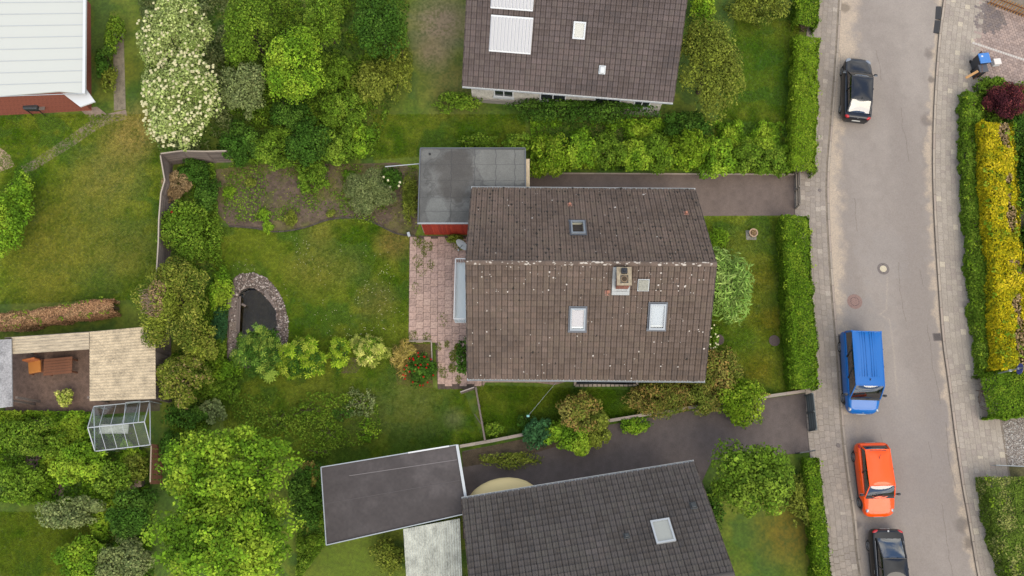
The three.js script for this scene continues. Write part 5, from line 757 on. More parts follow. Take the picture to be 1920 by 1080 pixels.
hedge('pavement_hedge', 'broad green hedge beside the sign post above the gravel plot', [[1852, 742], [1900, 738], [1980, 730]], 84, 1.3, { pal: P_.hedge, len: 0.1, wid: 0.065, bump: 0.2 });
hedge('pavement_hedge', 'wide hedge flecked with pale leaves in the lower street corner', [[1896, 894], [1906, 960], [1924, 1030], [1950, 1110]], 84, 1.3, { pal: P_.variegated, len: 0.1, wid: 0.07, bump: 0.2 });
hedge('dry_hedge', 'long pinkish brown clipped hedge on the west lawn', [[-40, 606], [60, 594], [140, 582], [208, 570]], 26, 1.3, { pal: pal([164, 128, 108], [148, 112, 96], [176, 142, 120], [122, 100, 78]), len: 0.1, wid: 0.05 });
plant('purple_shrub', 'deep purple-leaved shrub above the yellow hedge', 'shrub', 1890, 188, 44, 32, 1.9, { pal: P_.purple, len: 0.11, wid: 0.06, cover: 3 });
plant('leafy_shrub', 'bright green shrub between the bins and the purple shrub', 'shrub', 1862, 162, 34, 20, 1.4, { pal: P_.mid, ...leafM, cover: 3 });
plant('leafy_shrub', 'dark green shrub right of the top end of the yellow hedge', 'shrub', 1916, 250, 26, 42, 1.3, { pal: P_.deep, ...leafM });
plant('leafy_shrub', 'dark ground shrub right of the upper yellow hedge', 'shrub', 1930, 345, 26, 60, 0.9, { pal: P_.deep, ...leafM });
plant('leafy_shrub', 'dark ground shrub right of the middle of the yellow hedge', 'shrub', 1942, 470, 28, 60, 0.9, { pal: P_.deep, ...leafM });

// undergrowth: leafy ground cover filling the beds, a mass
function undergrowth(px, n, pl, hmax, seed, len = 0.16) {
  const poly = XZ(px), b = boundsOf(poly), R = mul(seed), B = new Leaves(n); let guard = 0;
  while (B.k < n && guard++ < n * 6) { const x = b[0] + R() * (b[1] - b[0]), z = b[2] + R() * (b[3] - b[2]); if (!inside(x, z, poly) || inside(x, z, pondRim)) continue; const t = fbm(x * 0.9 + 40, z * 0.9 + 40, 4, seed), d = sstep(0.3, 0.6, t); if (R() > d + 0.12) continue; const y = 0.03 + hmax * d * Math.sqrt(R()) * (0.4 + 0.9 * vnoise(x * 2.6 + 90, z * 2.6 + 90, seed)); const [qx, qy, qz] = dirR(R); B.add(x, y, z, qx * 0.8, 0.8 + qy * 0.5, qz * 0.8, R() * 6.28, len * (0.6 + 0.8 * R()), len * 0.6 * (0.7 + 0.6 * R()), pl[clamp(Math.floor(t * pl.length * 1.5 - 0.6 + (R() - 0.5) * 2.2), 0, pl.length - 1)], 0.18, 0.6 + 0.8 * R()); }
  const m = mesh(numbered('undergrowth'), B.geo(), leafMat, scene); m.userData = { kind: 'stuff' };
}
undergrowth([[430, -20], [770, -20], [760, 130], [700, 300], [440, 312], [430, 200]], 34000, [...P_.deep, ...P_.mid], 0.9, 941);
undergrowth([[340, 312], [404, 310], [412, 420], [424, 540], [426, 640], [424, 760], [320, 920], [330, 600]], 16000, [...P_.deep, ...P_.mid], 0.5, 943);
undergrowth([[0, 772], [172, 772], [280, 850], [290, 1090], [180, 1090], [180, 950], [0, 940]], 26000, [...P_.deep, ...P_.bright], 0.7, 945);
undergrowth([[995, 225], [1485, 235], [1486, 322], [995, 320]], 26000, [...P_.deep, ...P_.bright], 0.7, 947);
undergrowth([[1180, 730], [1320, 690], [1410, 730], [1440, 742], [1210, 776]], 7000, [...P_.deep, ...P_.rust], 0.5, 949);
undergrowth([[262, -20], [430, -20], [440, 284], [300, 284]], 16000, [...P_.deep, ...P_.grey], 0.7, 951);
undergrowth([[1820, 160], [1990, 160], [1990, 700], [1862, 700], [1830, 420]], 20000, [...P_.deep, ...P_.mid], 0.5, 953);
undergrowth([[420, 740], [560, 735], [705, 740], [715, 800], [680, 835], [590, 850], [450, 800]], 3600, P_.mid, 0.2, 955, 0.12);
undergrowth([[408, 312], [560, 308], [780, 312], [784, 430], [600, 410], [420, 420]], 4600, [...P_.olive, ...P_.mid], 0.16, 957, 0.11);
undergrowth([[560, 880], [606, 878], [612, 1020], [560, 1090]], 6000, [...P_.deep, ...P_.mid], 0.6, 959);

// grass: short tufts on the lawns, a mass
{
  const blade = () => { const p = [], c = mul(7); for (let i = 0; i < 4; i++) { const a = i * 1.57 + c(), x = Math.cos(a), z = Math.sin(a), w = 0.012; p.push(-z * w, 0, x * w, z * w, 0, -x * w, x * 0.055, 0.05 + c() * 0.02, z * 0.055); } const g = new THREE.BufferGeometry(); g.setAttribute('position', new THREE.Float32BufferAttribute(p, 3)); g.computeVertexNormals(); return g; };
  const zones = [[XZ([[402, 424], [480, 430], [545, 434], [615, 414], [680, 412], [745, 440], [767, 446], [765, 640], [815, 730], [868, 730], [905, 826], [860, 834], [600, 876], [420, 800], [400, 560]]), 95000, 1.0], [XZ([[1322, 406], [1480, 406], [1482, 735], [1400, 745], [1322, 700]]), 26000, 1.05], [XZ([[892, 722], [1180, 732], [1200, 775], [1000, 810], [912, 822]]), 16000, 0.9], [XZ([[0, 215], [300, 215], [300, 560], [0, 570]]), 60000, 1.1], [XZ([[700, 215], [985, 215], [985, 278], [700, 300]]), 14000, 1.0], [XZ([[1380, 20], [1500, 20], [1490, 320], [1330, 320]]), 24000, 1.0], [XZ([[0, 960], [180, 960], [180, 1080], [0, 1080]]), 12000, 1.0], [XZ([[420, 770], [860, 836], [600, 876], [560, 870]]), 8000, 1]];
  const R = mul(911), total = zones.reduce((a, z) => a + z[1], 0), im = new THREE.InstancedMesh(blade(), new THREE.MeshPhysicalMaterial({ color: 0xffffff, roughness: 0.95, specularIntensity: 0.25, side: THREE.DoubleSide }), total), m = new THREE.Matrix4(), cols = [C(92, 116, 28, 1.25), C(80, 106, 22, 1.25), C(116, 124, 46, 1.25), C(70, 98, 16, 1.25), C(142, 132, 74, 1.25), C(106, 120, 38, 1.25)]; let k = 0;
  for (const [poly, n, f] of zones) { const b = boundsOf(poly); let guard = 0, q = 0; while (q < n && guard++ < n * 4) { const x = b[0] + R() * (b[1] - b[0]), z = b[2] + R() * (b[3] - b[2]); if (!inside(x, z, poly) || inside(x, z, pondRim)) continue; const s = 0.7 + R() * 0.8;  m.compose(V3(x, 0.0, z), new THREE.Quaternion().setFromEuler(new THREE.Euler((R() - 0.5) * 0.5, R() * 6.28, (R() - 0.5) * 0.5)), V3(s, s * 0.8, s)); im.setMatrixAt(k, m); const lc = lawnColour(x, z), v = f * 1.25 * (0.7 + 0.6 * R()), hue = 0.94 + 0.12 * R(); im.setColorAt(k, new THREE.Color().setRGB(lc[0] * v * hue, lc[1] * v, lc[2] * v)); k++; q++; } }
  im.count = k; im.name = 'grass'; im.userData = { kind: 'stuff' }; im.castShadow = im.receiveShadow = true; scene.add(im);
}

// daisies in the lawn and weeds in the terrace joints, both masses
{
  const R = mul(971), poly = XZ([[430, 440], [620, 425], [740, 450], [760, 620], [600, 640], [545, 560], [430, 500]]), b = boundsOf(poly), B = new Leaves(170 * 3); let q = 0;
  while (q < 170) { const x = b[0] + R() * (b[1] - b[0]), z = b[2] + R() * (b[3] - b[2]); if (!inside(x, z, poly) || fbm(x * 0.8 + 33, z * 0.8 + 33, 3, 973) < 0.5 + 0.1 * R()) continue; q++; for (let k = 0; k < 3; k++) B.add(x, 0.07, z, R() - 0.5, 2, R() - 0.5, k * 1.05, 0.035, 0.03, white_, 0.1, 1); }
  const m = mesh('daisies', B.geo(), leafMat, scene); m.userData = { kind: 'stuff' };
  const W = new Leaves(3200); for (const [px, py, n, r] of [[782, 452, 120, 8], [792, 458, 120, 8], [805, 462, 90, 7], [795, 475, 60, 6], [783, 490, 70, 10], [790, 505, 60, 10], [808, 498, 60, 8], [858, 652, 160, 6], [850, 668, 240, 8], [848, 690, 160, 7], [838, 645, 60, 5], [822, 650, 60, 6], [832, 700, 80, 8], [774, 632, 120, 10], [800, 634, 80, 8], [860, 455, 260, 12], [822, 690, 60, 8], [860, 712, 80, 6], [780, 540, 40, 8], [830, 600, 40, 10]]) for (let i = 0; i < n; i++) { const a = R() * 6.28, d = r * Math.sqrt(R()), p = G(px + Math.cos(a) * d, py + Math.sin(a) * d * 1.4, 0.05), [qx, , qz] = dirR(R); W.add(p.x, 0.05 + R() * 0.07, p.z, qx, 1, qz, R() * 6.28, 0.07 + 0.06 * R(), 0.035, P_.olive[i % 4], 0.2, 0.6 + 0.6 * R()); }
  const w = mesh('weeds', W.geo(), leafMat, scene); w.userData = { kind: 'stuff' };
}

// ---------------------------------------------------------------- vehicles
const tyreM = std(C(34, 34, 36), 0.9), rimM = std(C(170, 172, 176), 0.35, { metalness: 0.7 }), lampM = std(C(150, 156, 164), 0.12, { metalness: 0.3 }), tailM = std(C(190, 24, 34), 0.2), trimM = std(C(36, 37, 40), 0.6), insideM = std(C(52, 52, 54), 0.9), plateM = std(C(228, 228, 224), 0.5);
const carGlass = new THREE.MeshPhysicalMaterial({ color: 0x8a979a, roughness: 0.03, transmission: 1, thickness: 0, ior: 2.2, side: THREE.DoubleSide });
const paint = (c, metal = 0.25) => new THREE.MeshPhysicalMaterial({ color: c, roughness: 0.4, metalness: metal, specularIntensity: 0.15, clearcoat: 0.75, clearcoatRoughness: 0.04 });
// bilinear patch with a bulge
function patch(a, b, c, d, bulge, n = 8, m = 8) {
  const pos = [], idx = [], uv = []; for (let j = 0; j <= m; j++) for (let i = 0; i <= n; i++) { const u = i / n, v = j / m, p = a.clone().multiplyScalar((1 - u) * (1 - v)).addScaledVector(b, u * (1 - v)).addScaledVector(c, u * v).addScaledVector(d, (1 - u) * v), k = (1 - (2 * u - 1) ** 2) * 0.999, l = 1 - (2 * v - 1) ** 2; p.addScaledVector(bulge, Math.pow(k, 0.7) * Math.pow(Math.max(l, 0), 0.7)); pos.push(p.x, p.y, p.z); uv.push(u, v); }
  for (let j = 0; j < m; j++) for (let i = 0; i < n; i++) { const k = j * (n + 1) + i; idx.push(k, k + 1, k + n + 2, k, k + n + 2, k + n + 1); }
  const g = new THREE.BufferGeometry(); g.setAttribute('position', new THREE.Float32BufferAttribute(pos, 3)); g.setAttribute('uv', new THREE.Float32BufferAttribute(uv, 2)); g.setIndex(idx); g.computeVertexNormals(); return g;
}
function loft(st) { // stations: [z, halfWidth, yBottom, yShoulder, yTop]
  const c = new THREE.CatmullRomCurve3(st.map((s) => V3(s[0], s[1], s[2])), false, 'centripetal'); const sec = ([z, w, yb, ys, yt]) => { const h = ys - yb, P = [[0, yb], [w * 0.82, yb], [w * 0.95, yb + 0.05], [w * 0.995, yb + h * 0.3], [w, yb + h * 0.5], [w * 0.995, yb + h * 0.7], [w * 0.975, yb + h * 0.9], [w * 0.93, ys], [w * 0.84, ys + (yt - ys) * 0.45], [w * 0.6, ys + (yt - ys) * 0.85], [w * 0.3, ys + (yt - ys) * 0.97], [0, yt]]; return [...P.map(([x, y]) => [x, y, z]), ...P.slice(1, -1).reverse().map(([x, y]) => [-x, y, z])]; };
  const fine = []; for (let i = 0; i < st.length - 1; i++) { const K4 = 4; for (let k = 0; k < K4; k++) { const t = k / K4, p0 = st[Math.max(0, i - 1)], p1 = st[i], p2 = st[i + 1], p3 = st[Math.min(st.length - 1, i + 2)]; fine.push(p1.map((_, q) => { const lo = Math.min(p1[q], p2[q]), hi = Math.max(p1[q], p2[q]); return clamp(0.5 * (2 * p1[q] + (p2[q] - p0[q]) * t + (2 * p0[q] - 5 * p1[q] + 4 * p2[q] - p3[q]) * t * t + (3 * p1[q] - p0[q] - 3 * p2[q] + p3[q]) * t ** 3), lo - 0.03, hi + 0.03); })); } } fine.push(st[st.length - 1]);
  const R0 = fine.map(sec), N = R0[0].length, pos = [], idx = []; R0.forEach((r) => r.forEach((p) => pos.push(...p)));
  for (let i = 0; i < R0.length - 1; i++) for (let j = 0; j < N; j++) { const a = i * N + j, b = i * N + (j + 1) % N; idx.push(a, b, a + N, b, b + N, a + N); }
  for (const [o, flip] of [[0, 1], [(R0.length - 1) * N, 0]]) { const m = pos.length / 3; let y = 0; for (let j = 0; j < N; j++) y += pos[(o + j) * 3 + 1] / N; pos.push(0, y, pos[o * 3 + 2]); for (let j = 0; j < N; j++) { const a = o + j, b = o + (j + 1) % N; flip ? idx.push(m, b, a) : idx.push(m, a, b); } }
  const g = new THREE.BufferGeometry(); g.setAttribute('position', new THREE.Float32BufferAttribute(pos, 3)); g.setIndex(idx); g.computeVertexNormals(); return g;
}
function wheelAt(car, x, y, z, r, side) {
  const w = new THREE.Group(); w.name = 'wheel'; w.position.set(x, y, z); w.rotation.y = side > 0 ? 0 : Math.PI; car.add(w);
  const pts = [[r * 0.62, -0.1], [r * 0.9, -0.1], [r * 0.98, -0.075], [r, -0.04], [r, 0.04], [r * 0.98, 0.075], [r * 0.9, 0.1], [r * 0.66, 0.1], [r * 0.64, 0.05]].map(([a, b]) => new THREE.Vector2(a, b)), t = new THREE.LatheGeometry(pts, 28); t.rotateZ(-Math.PI / 2); mesh('tyre', t, tyreM, w);
  const gs = [cyl(r * 0.16, r * 0.14, 0.03, 0, 0.075, 0, 14), cyl(r * 0.66, r * 0.66, 0.02, 0, 0.03, 0, 24)]; const ring = new THREE.TorusGeometry(r * 0.63, 0.018, 6, 28); ring.rotateX(Math.PI / 2); ring.translate(0, 0.09, 0); gs.push(ring); for (let i = 0; i < 5; i++) { const b = box(0.055, 0.03, r * 0.55, 0, 0.08, r * 0.35); b.rotateY(i * 1.2566); gs.push(b); } const g = merge(gs); g.rotateZ(-Math.PI / 2); mesh('rim', g, rimM, w);
}
function car(label, cat, name, at, toward, o) {
  const A = G(...at), F2 = G(...toward), t = thing(name, label, cat, [A.x, 0.006, A.z], Math.atan2(F2.x - A.x, F2.z - A.z));
  const pm = o.paint; mesh('body', loft(o.body), pm, t);
  const { zA, zB, zC, zD, wA, wB, wC, wD, yA, yR, yD, yC } = o.cab;
  const P = (x, y, z) => V3(x, y, z), q = { al: P(wA, yA, zA), ar: P(-wA, yA, zA), bl: P(wB, yR, zB), br: P(-wB, yR, zB), cl: P(wC, yC, zC), cr: P(-wC, yC, zC), dl: P(wD, yD, zD), dr: P(-wD, yD, zD) };
  mesh('windscreen', patch(q.ar, q.al, q.bl, q.br, P(0, 0.05, 0.06)), carGlass, t); mesh('rear_window', patch(q.dl, q.dr, q.cr, q.cl, P(0, 0.04, -0.05)), carGlass, t);
  mesh('side_window', patch(q.al, q.dl, q.cl, q.bl, P(0.04, 0, 0)), carGlass, t); mesh('side_window', patch(q.dr, q.ar, q.br, q.cr, P(-0.04, 0, 0)), carGlass, t);
  const rf = patch(P(wB + 0.015, yR + 0.012, zB), P(-wB - 0.015, yR + 0.012, zB), P(-wC - 0.015, yC + 0.012, zC), P(wC + 0.015, yC + 0.012, zC), P(0, o.crown || 0.07, 0), 14, 18), r2 = mesh('roof', rf, o.roofPaint || pm, t);
  const pil = (a, b, r = 0.032) => { const g = bar(a, b, r, 8); return g; }; mesh('pillar', merge([pil(q.al, q.bl), pil(q.bl, q.cl), pil(q.cl, q.dl, o.rearPillar || 0.05)]), pm, t); mesh('pillar', merge([pil(q.ar, q.br), pil(q.br, q.cr), pil(q.cr, q.dr, o.rearPillar || 0.05)]), pm, t); mesh('roof_header', merge([pil(q.bl, q.br), pil(q.cl, q.cr)]), pm, t);
  for (const f of o.posts || [0.48]) for (const [a, d, b, c] of [[q.al, q.dl, q.bl, q.cl], [q.ar, q.dr, q.br, q.cr]]) { const u = a.clone().lerp(d, f), v = b.clone().lerp(c, f + (o.postLean || -0.02)), s = Math.sign(u.x) * 0.035; u.x += s; v.x += s; mesh('door_pillar', beam(u, v, 0.03, 0.08), trimM, t); }
  const cut = (yA + yD) / 2 + 0.02, ins = new THREE.Shape([[wA - 0.03, -zA + 0.05], [-wA + 0.03, -zA + 0.05], [-wD + 0.03, -zD - 0.05], [wD - 0.03, -zD - 0.05]].map(([x, y]) => new THREE.Vector2(x, y))), ig = new THREE.ExtrudeGeometry(ins, { depth: 0.02, bevelEnabled: false }); ig.rotateX(-Math.PI / 2); ig.translate(0, Math.max(yA, yD) + 0.015, 0); mesh('interior', ig, insideM, t);
  const seatY = Math.max(yA, yD); for (const z of o.seats || [0.1, -0.8]) for (const x of [-0.36, 0.36]) { const s = new THREE.Group(); s.name = 'seat'; s.position.set(x * (wB / 0.55), seatY, z); t.add(s); mesh('seat_back', rbox(0.44, 0.26, 0.14, 0.05, 0, 0.1, 0), o.seatMat || insideM, s); mesh('headrest', rbox(0.26, 0.16, 0.1, 0.045, 0, 0.28, -0.02), o.headMat || o.seatMat || insideM, s); }
  mesh('dashboard', rbox(wA * 1.8, 0.06, 0.4, 0.03, 0, seatY + 0.03, zA - 0.4), trimM, t);
  const [wz0, wz1] = o.wheels, r = o.wr || 0.31; for (const s of [1, -1]) for (const z of [wz0, wz1]) { wheelAt(t, s * (o.track || 0.77), r, z, r, s); const ag = new THREE.TorusGeometry(r + 0.03, 0.035, 6, 20, Math.PI); ag.rotateY(Math.PI / 2); const ar = mesh('wheel_arch', ag, o.archM || trimM, t); ar.position.set(s * (o.track + 0.045), r, z); }
  for (const s of [1, -1]) {
    const hg = new THREE.SphereGeometry(1, 16, 10); const h = mesh('headlight', hg, lampM, t); h.scale.set(...(o.head.s)); h.position.set(s * o.head.p[0], o.head.p[1], o.head.p[2]); h.rotation.y = -s * (o.head.r || 0.5) * -1;
    const tl = mesh('tail_light', hg, tailM, t); tl.scale.set(...(o.tail.s)); tl.position.set(s * o.tail.p[0], o.tail.p[1], o.tail.p[2]); tl.rotation.y = -s * 0.4;
    const mi = new THREE.Group(); mi.name = 'wing_mirror'; mi.position.set(s * (wA + o.mir[0]), yA + 0.09, zA - o.mir[1]); t.add(mi); const mg = new THREE.SphereGeometry(1, 14, 10); mg.scale(0.12, 0.085, 0.07); mesh('mirror_shell', mg, o.mirM || pm, mi); mesh('mirror_arm', bar(V3(-s * 0.16, -0.07, 0), V3(0, -0.02, 0), 0.025), trimM, mi); mesh('mirror_glass', box(0.17, 0.1, 0.01, 0, 0, -0.068), std(C(150, 160, 170), 0.05), mi);
    for (const z of o.handles || [0.0]) mesh('door_handle', rbox(0.03, 0.03, 0.2, 0.012, s * (o.hw - 0.015), yA - 0.13, z), o.handleM || pm, t);
    for (const z of o.seams || [zA - 0.15, (zA + zD) / 2, zD + 0.35]) mesh('door_seam', box(0.014, 0.5, 0.014, s * (o.hw * 0.992), 0.62, z), trimM, t);
    mesh('sill', rbox(0.05, 0.1, Math.abs(wz0 - wz1) - 2 * r - 0.12, 0.02, s * (o.hw * 0.95), 0.24, (wz0 + wz1) / 2), trimM, t);
  }
  const pz = o.plates; mesh('number_plate', rbox(0.5, 0.11, 0.02, 0.008, 0, pz[1], pz[0]), plateM, t).rotation.x = pz[4] || 0; mesh('number_plate', rbox(0.5, 0.11, 0.02, 0.008, 0, pz[3], pz[2]), plateM, t);
  mesh('grille', rbox(o.hw * 1.1, 0.1, 0.05, 0.02, 0, 0.5, o.len / 2 - 0.045), trimM, t); mesh('bumper_trim', rbox(o.hw * 1.5, 0.08, 0.06, 0.02, 0, 0.32, -o.len / 2 + 0.05), trimM, t);
  mesh('cowl', rbox(wA * 1.9, 0.03, 0.12, 0.012, 0, yA + 0.012, zA + 0.03), trimM, t); mesh('wiper', merge([bar(P(0.05, yA + 0.03, zA + 0.03), P(wA * 0.75, yA + 0.09, zA - 0.08), 0.012), bar(P(-wA * 0.6, yA + 0.03, zA + 0.03), P(0.05, yA + 0.09, zA - 0.06), 0.012)]), trimM, t);
  if (o.extra) o.extra(t, pm, q); return t;
}
// hatchbacks share proportions: stations rear to front
const hatch = (L, W, hb = 0.95) => { const l = L / 2, w = W / 2; return [[-l, w * 0.72, 0.42, 0.72, 0.78], [-l + 0.07, w * 0.86, 0.3, hb - 0.06, hb], [-l + 0.3, w * 0.96, 0.24, hb, hb + 0.03], [-l + 0.9, w, 0.2, hb, hb + 0.02], [-0.3, w, 0.18, hb - 0.02, hb], [l - 1.5, w, 0.18, hb - 0.05, hb - 0.01], [l - 1.15, w * 0.99, 0.2, hb - 0.1, hb + 0.02], [l - 0.6, w * 0.95, 0.22, hb - 0.2, hb - 0.08], [l - 0.22, w * 0.86, 0.24, hb - 0.3, hb - 0.2], [l - 0.06, w * 0.7, 0.28, hb - 0.42, hb - 0.32], [l, w * 0.5, 0.36, hb - 0.5, hb - 0.42]]; };
car('black hatchback parked facing up the street at the top kerb', 'car', 'parked_car', [1599, 176], [1601.5, 99], {
  paint: paint(C(36, 38, 44), 0.4), len: 4.3, hw: 0.87, body: hatch(4.3, 1.76, 0.94), cab: { zA: 0.98, zB: 0.42, zC: -1.12, zD: -1.78, wA: 0.76, wB: 0.64, wC: 0.62, wD: 0.68, yA: 0.93, yR: 1.42, yC: 1.4, yD: 0.98 }, wheels: [1.28, -1.3], track: 0.775, head: { s: [0.2, 0.07, 0.16], p: [0.6, 0.68, 1.86], r: 0.7 }, tail: { s: [0.15, 0.1, 0.1], p: [0.64, 0.86, -2.03] }, mir: [0.2, 0.12], plates: [-2.15, 0.6, 2.15, 0.42], handles: [0.05, -0.85], seats: [0.1, -0.7], rearPillar: 0.06,
  extra: (t) => { mesh('badge', merge([0, 2.09, 4.19].map((a) => { const g = box(0.045, 0.075, 0.02, 0, 0.04, 0); g.rotateZ(a); g.translate(0, 0.83, -2.12); return g; })), rimM, t); mesh('aerial', bar(V3(0, 1.42, -0.95), V3(0, 1.55, -1.15), 0.012), trimM, t); } });
car('bright blue van parked by the kerb next to the front hedge', 'van', 'parked_van', [1603, 702], [1609, 790], {
  paint: paint(C(0, 104, 186), 0.0), len: 4.6, hw: 0.92, body: [[-2.3, 0.8, 0.36, 0.95, 1.02], [-2.26, 0.88, 0.28, 1.08, 1.12], [-1.9, 0.92, 0.24, 1.12, 1.16], [-0.6, 0.93, 0.22, 1.12, 1.16], [0.8, 0.93, 0.22, 1.1, 1.14], [1.35, 0.92, 0.22, 1.06, 1.14], [1.75, 0.88, 0.24, 0.96, 1.05], [2.08, 0.8, 0.26, 0.84, 0.92], [2.24, 0.66, 0.3, 0.68, 0.76], [2.3, 0.5, 0.38, 0.56, 0.62]],
  cab: { zA: 1.5, zB: 0.86, zC: -2.14, zD: -2.24, wA: 0.84, wB: 0.78, wC: 0.8, wD: 0.84, yA: 1.1, yR: 1.88, yC: 1.9, yD: 1.12 }, crown: 0.05, wheels: [1.42, -1.5], track: 0.82, wr: 0.33, head: { s: [0.12, 0.1, 0.24], p: [0.7, 0.78, 1.98], r: 0.5 }, tail: { s: [0.06, 0.25, 0.06], p: [0.82, 1.1, -2.24] }, mir: [0.24, 0.18], plates: [-2.31, 0.6, 2.3, 0.42], handles: [0.35, -0.4], posts: [0.3, 0.62], postLean: 0.06, seats: [0.45, -0.5, -1.4], rearPillar: 0.06, mirM: trimM,
  extra: (t) => { for (let i = -4; i <= 4; i++) { if (!i) continue; const rb = mesh('roof_rib', rbox(0.045, 0.03, 2.5, 0.013, i * 0.135, 1.962 - 0.0032 * i * i, -0.85, 1), t.getObjectByName('roof').material, t); } mesh('grille_bar', rbox(0.9, 0.03, 0.04, 0.012, 0, 0.66, 2.26), rimM, t); mesh('aerial', bar(V3(0, 1.92, 0.6), V3(0, 2.0, 0.5), 0.02), trimM, t); mesh('badge', cyl(0.06, 0.06, 0.02, 0, 0.72, 2.22), rimM, t); } });
car('orange hatchback parked behind the blue van, facing down the street', 'car', 'parked_car', [1631, 899], [1643, 992], {
  paint: paint(C(250, 84, 0, 1.15), 0.0), len: 3.95, hw: 0.89, body: hatch(3.95, 1.8, 0.98), cab: { zA: 0.92, zB: 0.32, zC: -1.56, zD: -1.8, wA: 0.8, wB: 0.68, wC: 0.66, wD: 0.72, yA: 0.95, yR: 1.46, yC: 1.43, yD: 1.02 }, wheels: [1.22, -1.24], track: 0.8, head: { s: [0.12, 0.08, 0.26], p: [0.62, 0.72, 1.5], r: 0.35 }, tail: { s: [0.1, 0.1, 0.16], p: [0.72, 0.92, -1.72] }, mir: [0.2, 0.12], plates: [-1.98, 0.6, 1.98, 0.42], seats: [0.0, -0.8], mirM: trimM,
  extra: (t) => { mesh('aerial', merge([bar(V3(0, 1.5, -1.1), V3(0.03, 1.66, -1.3), 0.012), cyl(0.03, 0.02, 0.03, 0, 1.49, -1.1)]), trimM, t); mesh('rear_spoiler', rbox(0.9, 0.03, 0.14, 0.012, 0, 1.44, -1.46), trimM, t); } });
car('black coupe with pale headrests at the bottom of the street', 'car', 'parked_car', [1658, 1070], [1667, 1160], {
  paint: paint(C(26, 27, 31), 0.35), len: 4.4, hw: 0.88, body: hatch(4.4, 1.78, 0.93), cab: { zA: 0.95, zB: 0.3, zC: -0.75, zD: -1.72, wA: 0.76, wB: 0.64, wC: 0.62, wD: 0.68, yA: 0.91, yR: 1.38, yC: 1.38, yD: 0.98 }, wheels: [1.34, -1.3], track: 0.785, head: { s: [0.12, 0.08, 0.24], p: [0.64, 0.68, 1.76], r: 0.4 }, tail: { s: [0.17, 0.08, 0.09], p: [0.66, 0.86, -2.07] }, mir: [0.2, 0.12], plates: [-2.2, 0.55, 2.2, 0.42], seats: [0.1, -0.62], seatMat: std(C(150, 150, 140), 0.9), headMat: std(C(215, 212, 196), 0.9), handleM: rimM,
  extra: (t) => { mesh('window_trim', merge([bar(V3(0.8, 0.93, 0.9), V3(0.76, 0.98, -1.6), 0.015), bar(V3(-0.8, 0.93, 0.9), V3(-0.76, 0.98, -1.6), 0.015)]), rimM, t); mesh('badge', cyl(0.05, 0.05, 0.02, 0, 0.95, -2.1), rimM, t); } });

// ---------------------------------------------------------------- street furniture and small things
function cover(label, px, py, r, mats, holes) { const p = G(px, py), t = thing('manhole_cover', label, 'manhole cover', [p.x, 0.008, p.z]); const rg = new THREE.RingGeometry(r * 0.8, r, 36); rg.rotateX(-Math.PI / 2); rg.translate(0, 0.006, 0); mesh('rim', rg, mats[0], t); mesh('lid', cyl(r * 0.79, r * 0.78, 0.008, 0, 0, 0, 36), mats[1], t); if (holes) for (let i = 0; i < holes; i++) { const a = i / holes * 6.283; mesh('vent_hole', cyl(0.022, 0.022, 0.003, Math.cos(a) * r * 0.56, 0.0085, Math.sin(a) * r * 0.56, 10), M.black, t); } else { mesh('concrete_centre', cyl(r * 0.55, r * 0.55, 0.003, 0, 0.009, 0, 30), mats[2], t); for (const s of [-1, 1]) mesh('lifting_slot', box(0.03, 0.004, 0.08, 0, 0.0105, s * r * 0.68), M.black, t); } return t; }
const iron = withMap(C(118, 108, 104), mottle, 0.4, 0.7), rusty = withMap(C(142, 114, 106), mottle, 0.4, 0.8);
cover('manhole cover with a pale concrete centre in the middle of the road', 1656, 504, 0.36, [iron, iron, withMap(C(206, 194, 168), mottle, 0.5)], 0);
cover('reddish iron manhole cover with a ring of holes above the blue van', 1602.5, 565.5, 0.44, [rusty, rusty], 16);
for (const [px, py, h, lb] of [[1757, 632, 0.006, 'square street drain grate at the east kerb'], [1577, 634, 0.006, 'street drain grate half hidden under the blue van']]) { const p = G(px, py), t = thing('drain_grate', lb, 'drain grate', [p.x, h, p.z], 0.05); mesh('drain_frame', merge([box(0.46, 0.02, 0.04, 0, 0.008, -0.21), box(0.46, 0.02, 0.04, 0, 0.008, 0.21), box(0.04, 0.02, 0.38, -0.21, 0.008, 0), box(0.04, 0.02, 0.38, 0.21, 0.008, 0)]), iron, t); mesh('drain_pit', box(0.4, 0.003, 0.4, 0, 0.002, 0), M.black, t); for (let i = 0; i < 7; i++) mesh('grate_bar', box(0.38, 0.016, 0.026, 0, 0.01, -0.165 + i * 0.055), iron, t); }
for (const [px, py, lb] of [[1451.5, 639, 'dark round concrete cover in the front lawn beside the hedge'], [1347, 637, 'dark round concrete cover at the house corner under the bamboo']]) { const p = G(px, py), t = thing('garden_cover', lb, 'cover', [p.x, 0, p.z]); mesh('lid', cyl(0.3, 0.29, 0.06, 0, 0, 0, 28), withMap(C(92, 78, 74), mottle, 0.5), t); mesh('rim', (() => { const g = new THREE.TorusGeometry(0.3, 0.02, 6, 30); g.rotateX(Math.PI / 2); g.translate(0, 0.05, 0); return g; })(), withMap(C(104, 90, 84), mottle, 0.5), t); }
{ const p = G(1546.5 - 10, 356.5, 0.05), t = thing('valve_cover', 'small round grey cover set in the pavement by the north drive', 'cover', [p.x + 0.02, 0.045, p.z]); mesh('lid', cyl(0.11, 0.1, 0.02, 0, 0, 0, 20), iron, t); }
{ const p = G(1572, 835, 0.05), t = thing('valve_cover', 'small round dark cover set in the pavement near the orange car', 'cover', [p.x, 0.045, p.z]); mesh('lid', cyl(0.12, 0.11, 0.02, 0, 0, 0, 20), iron, t); }
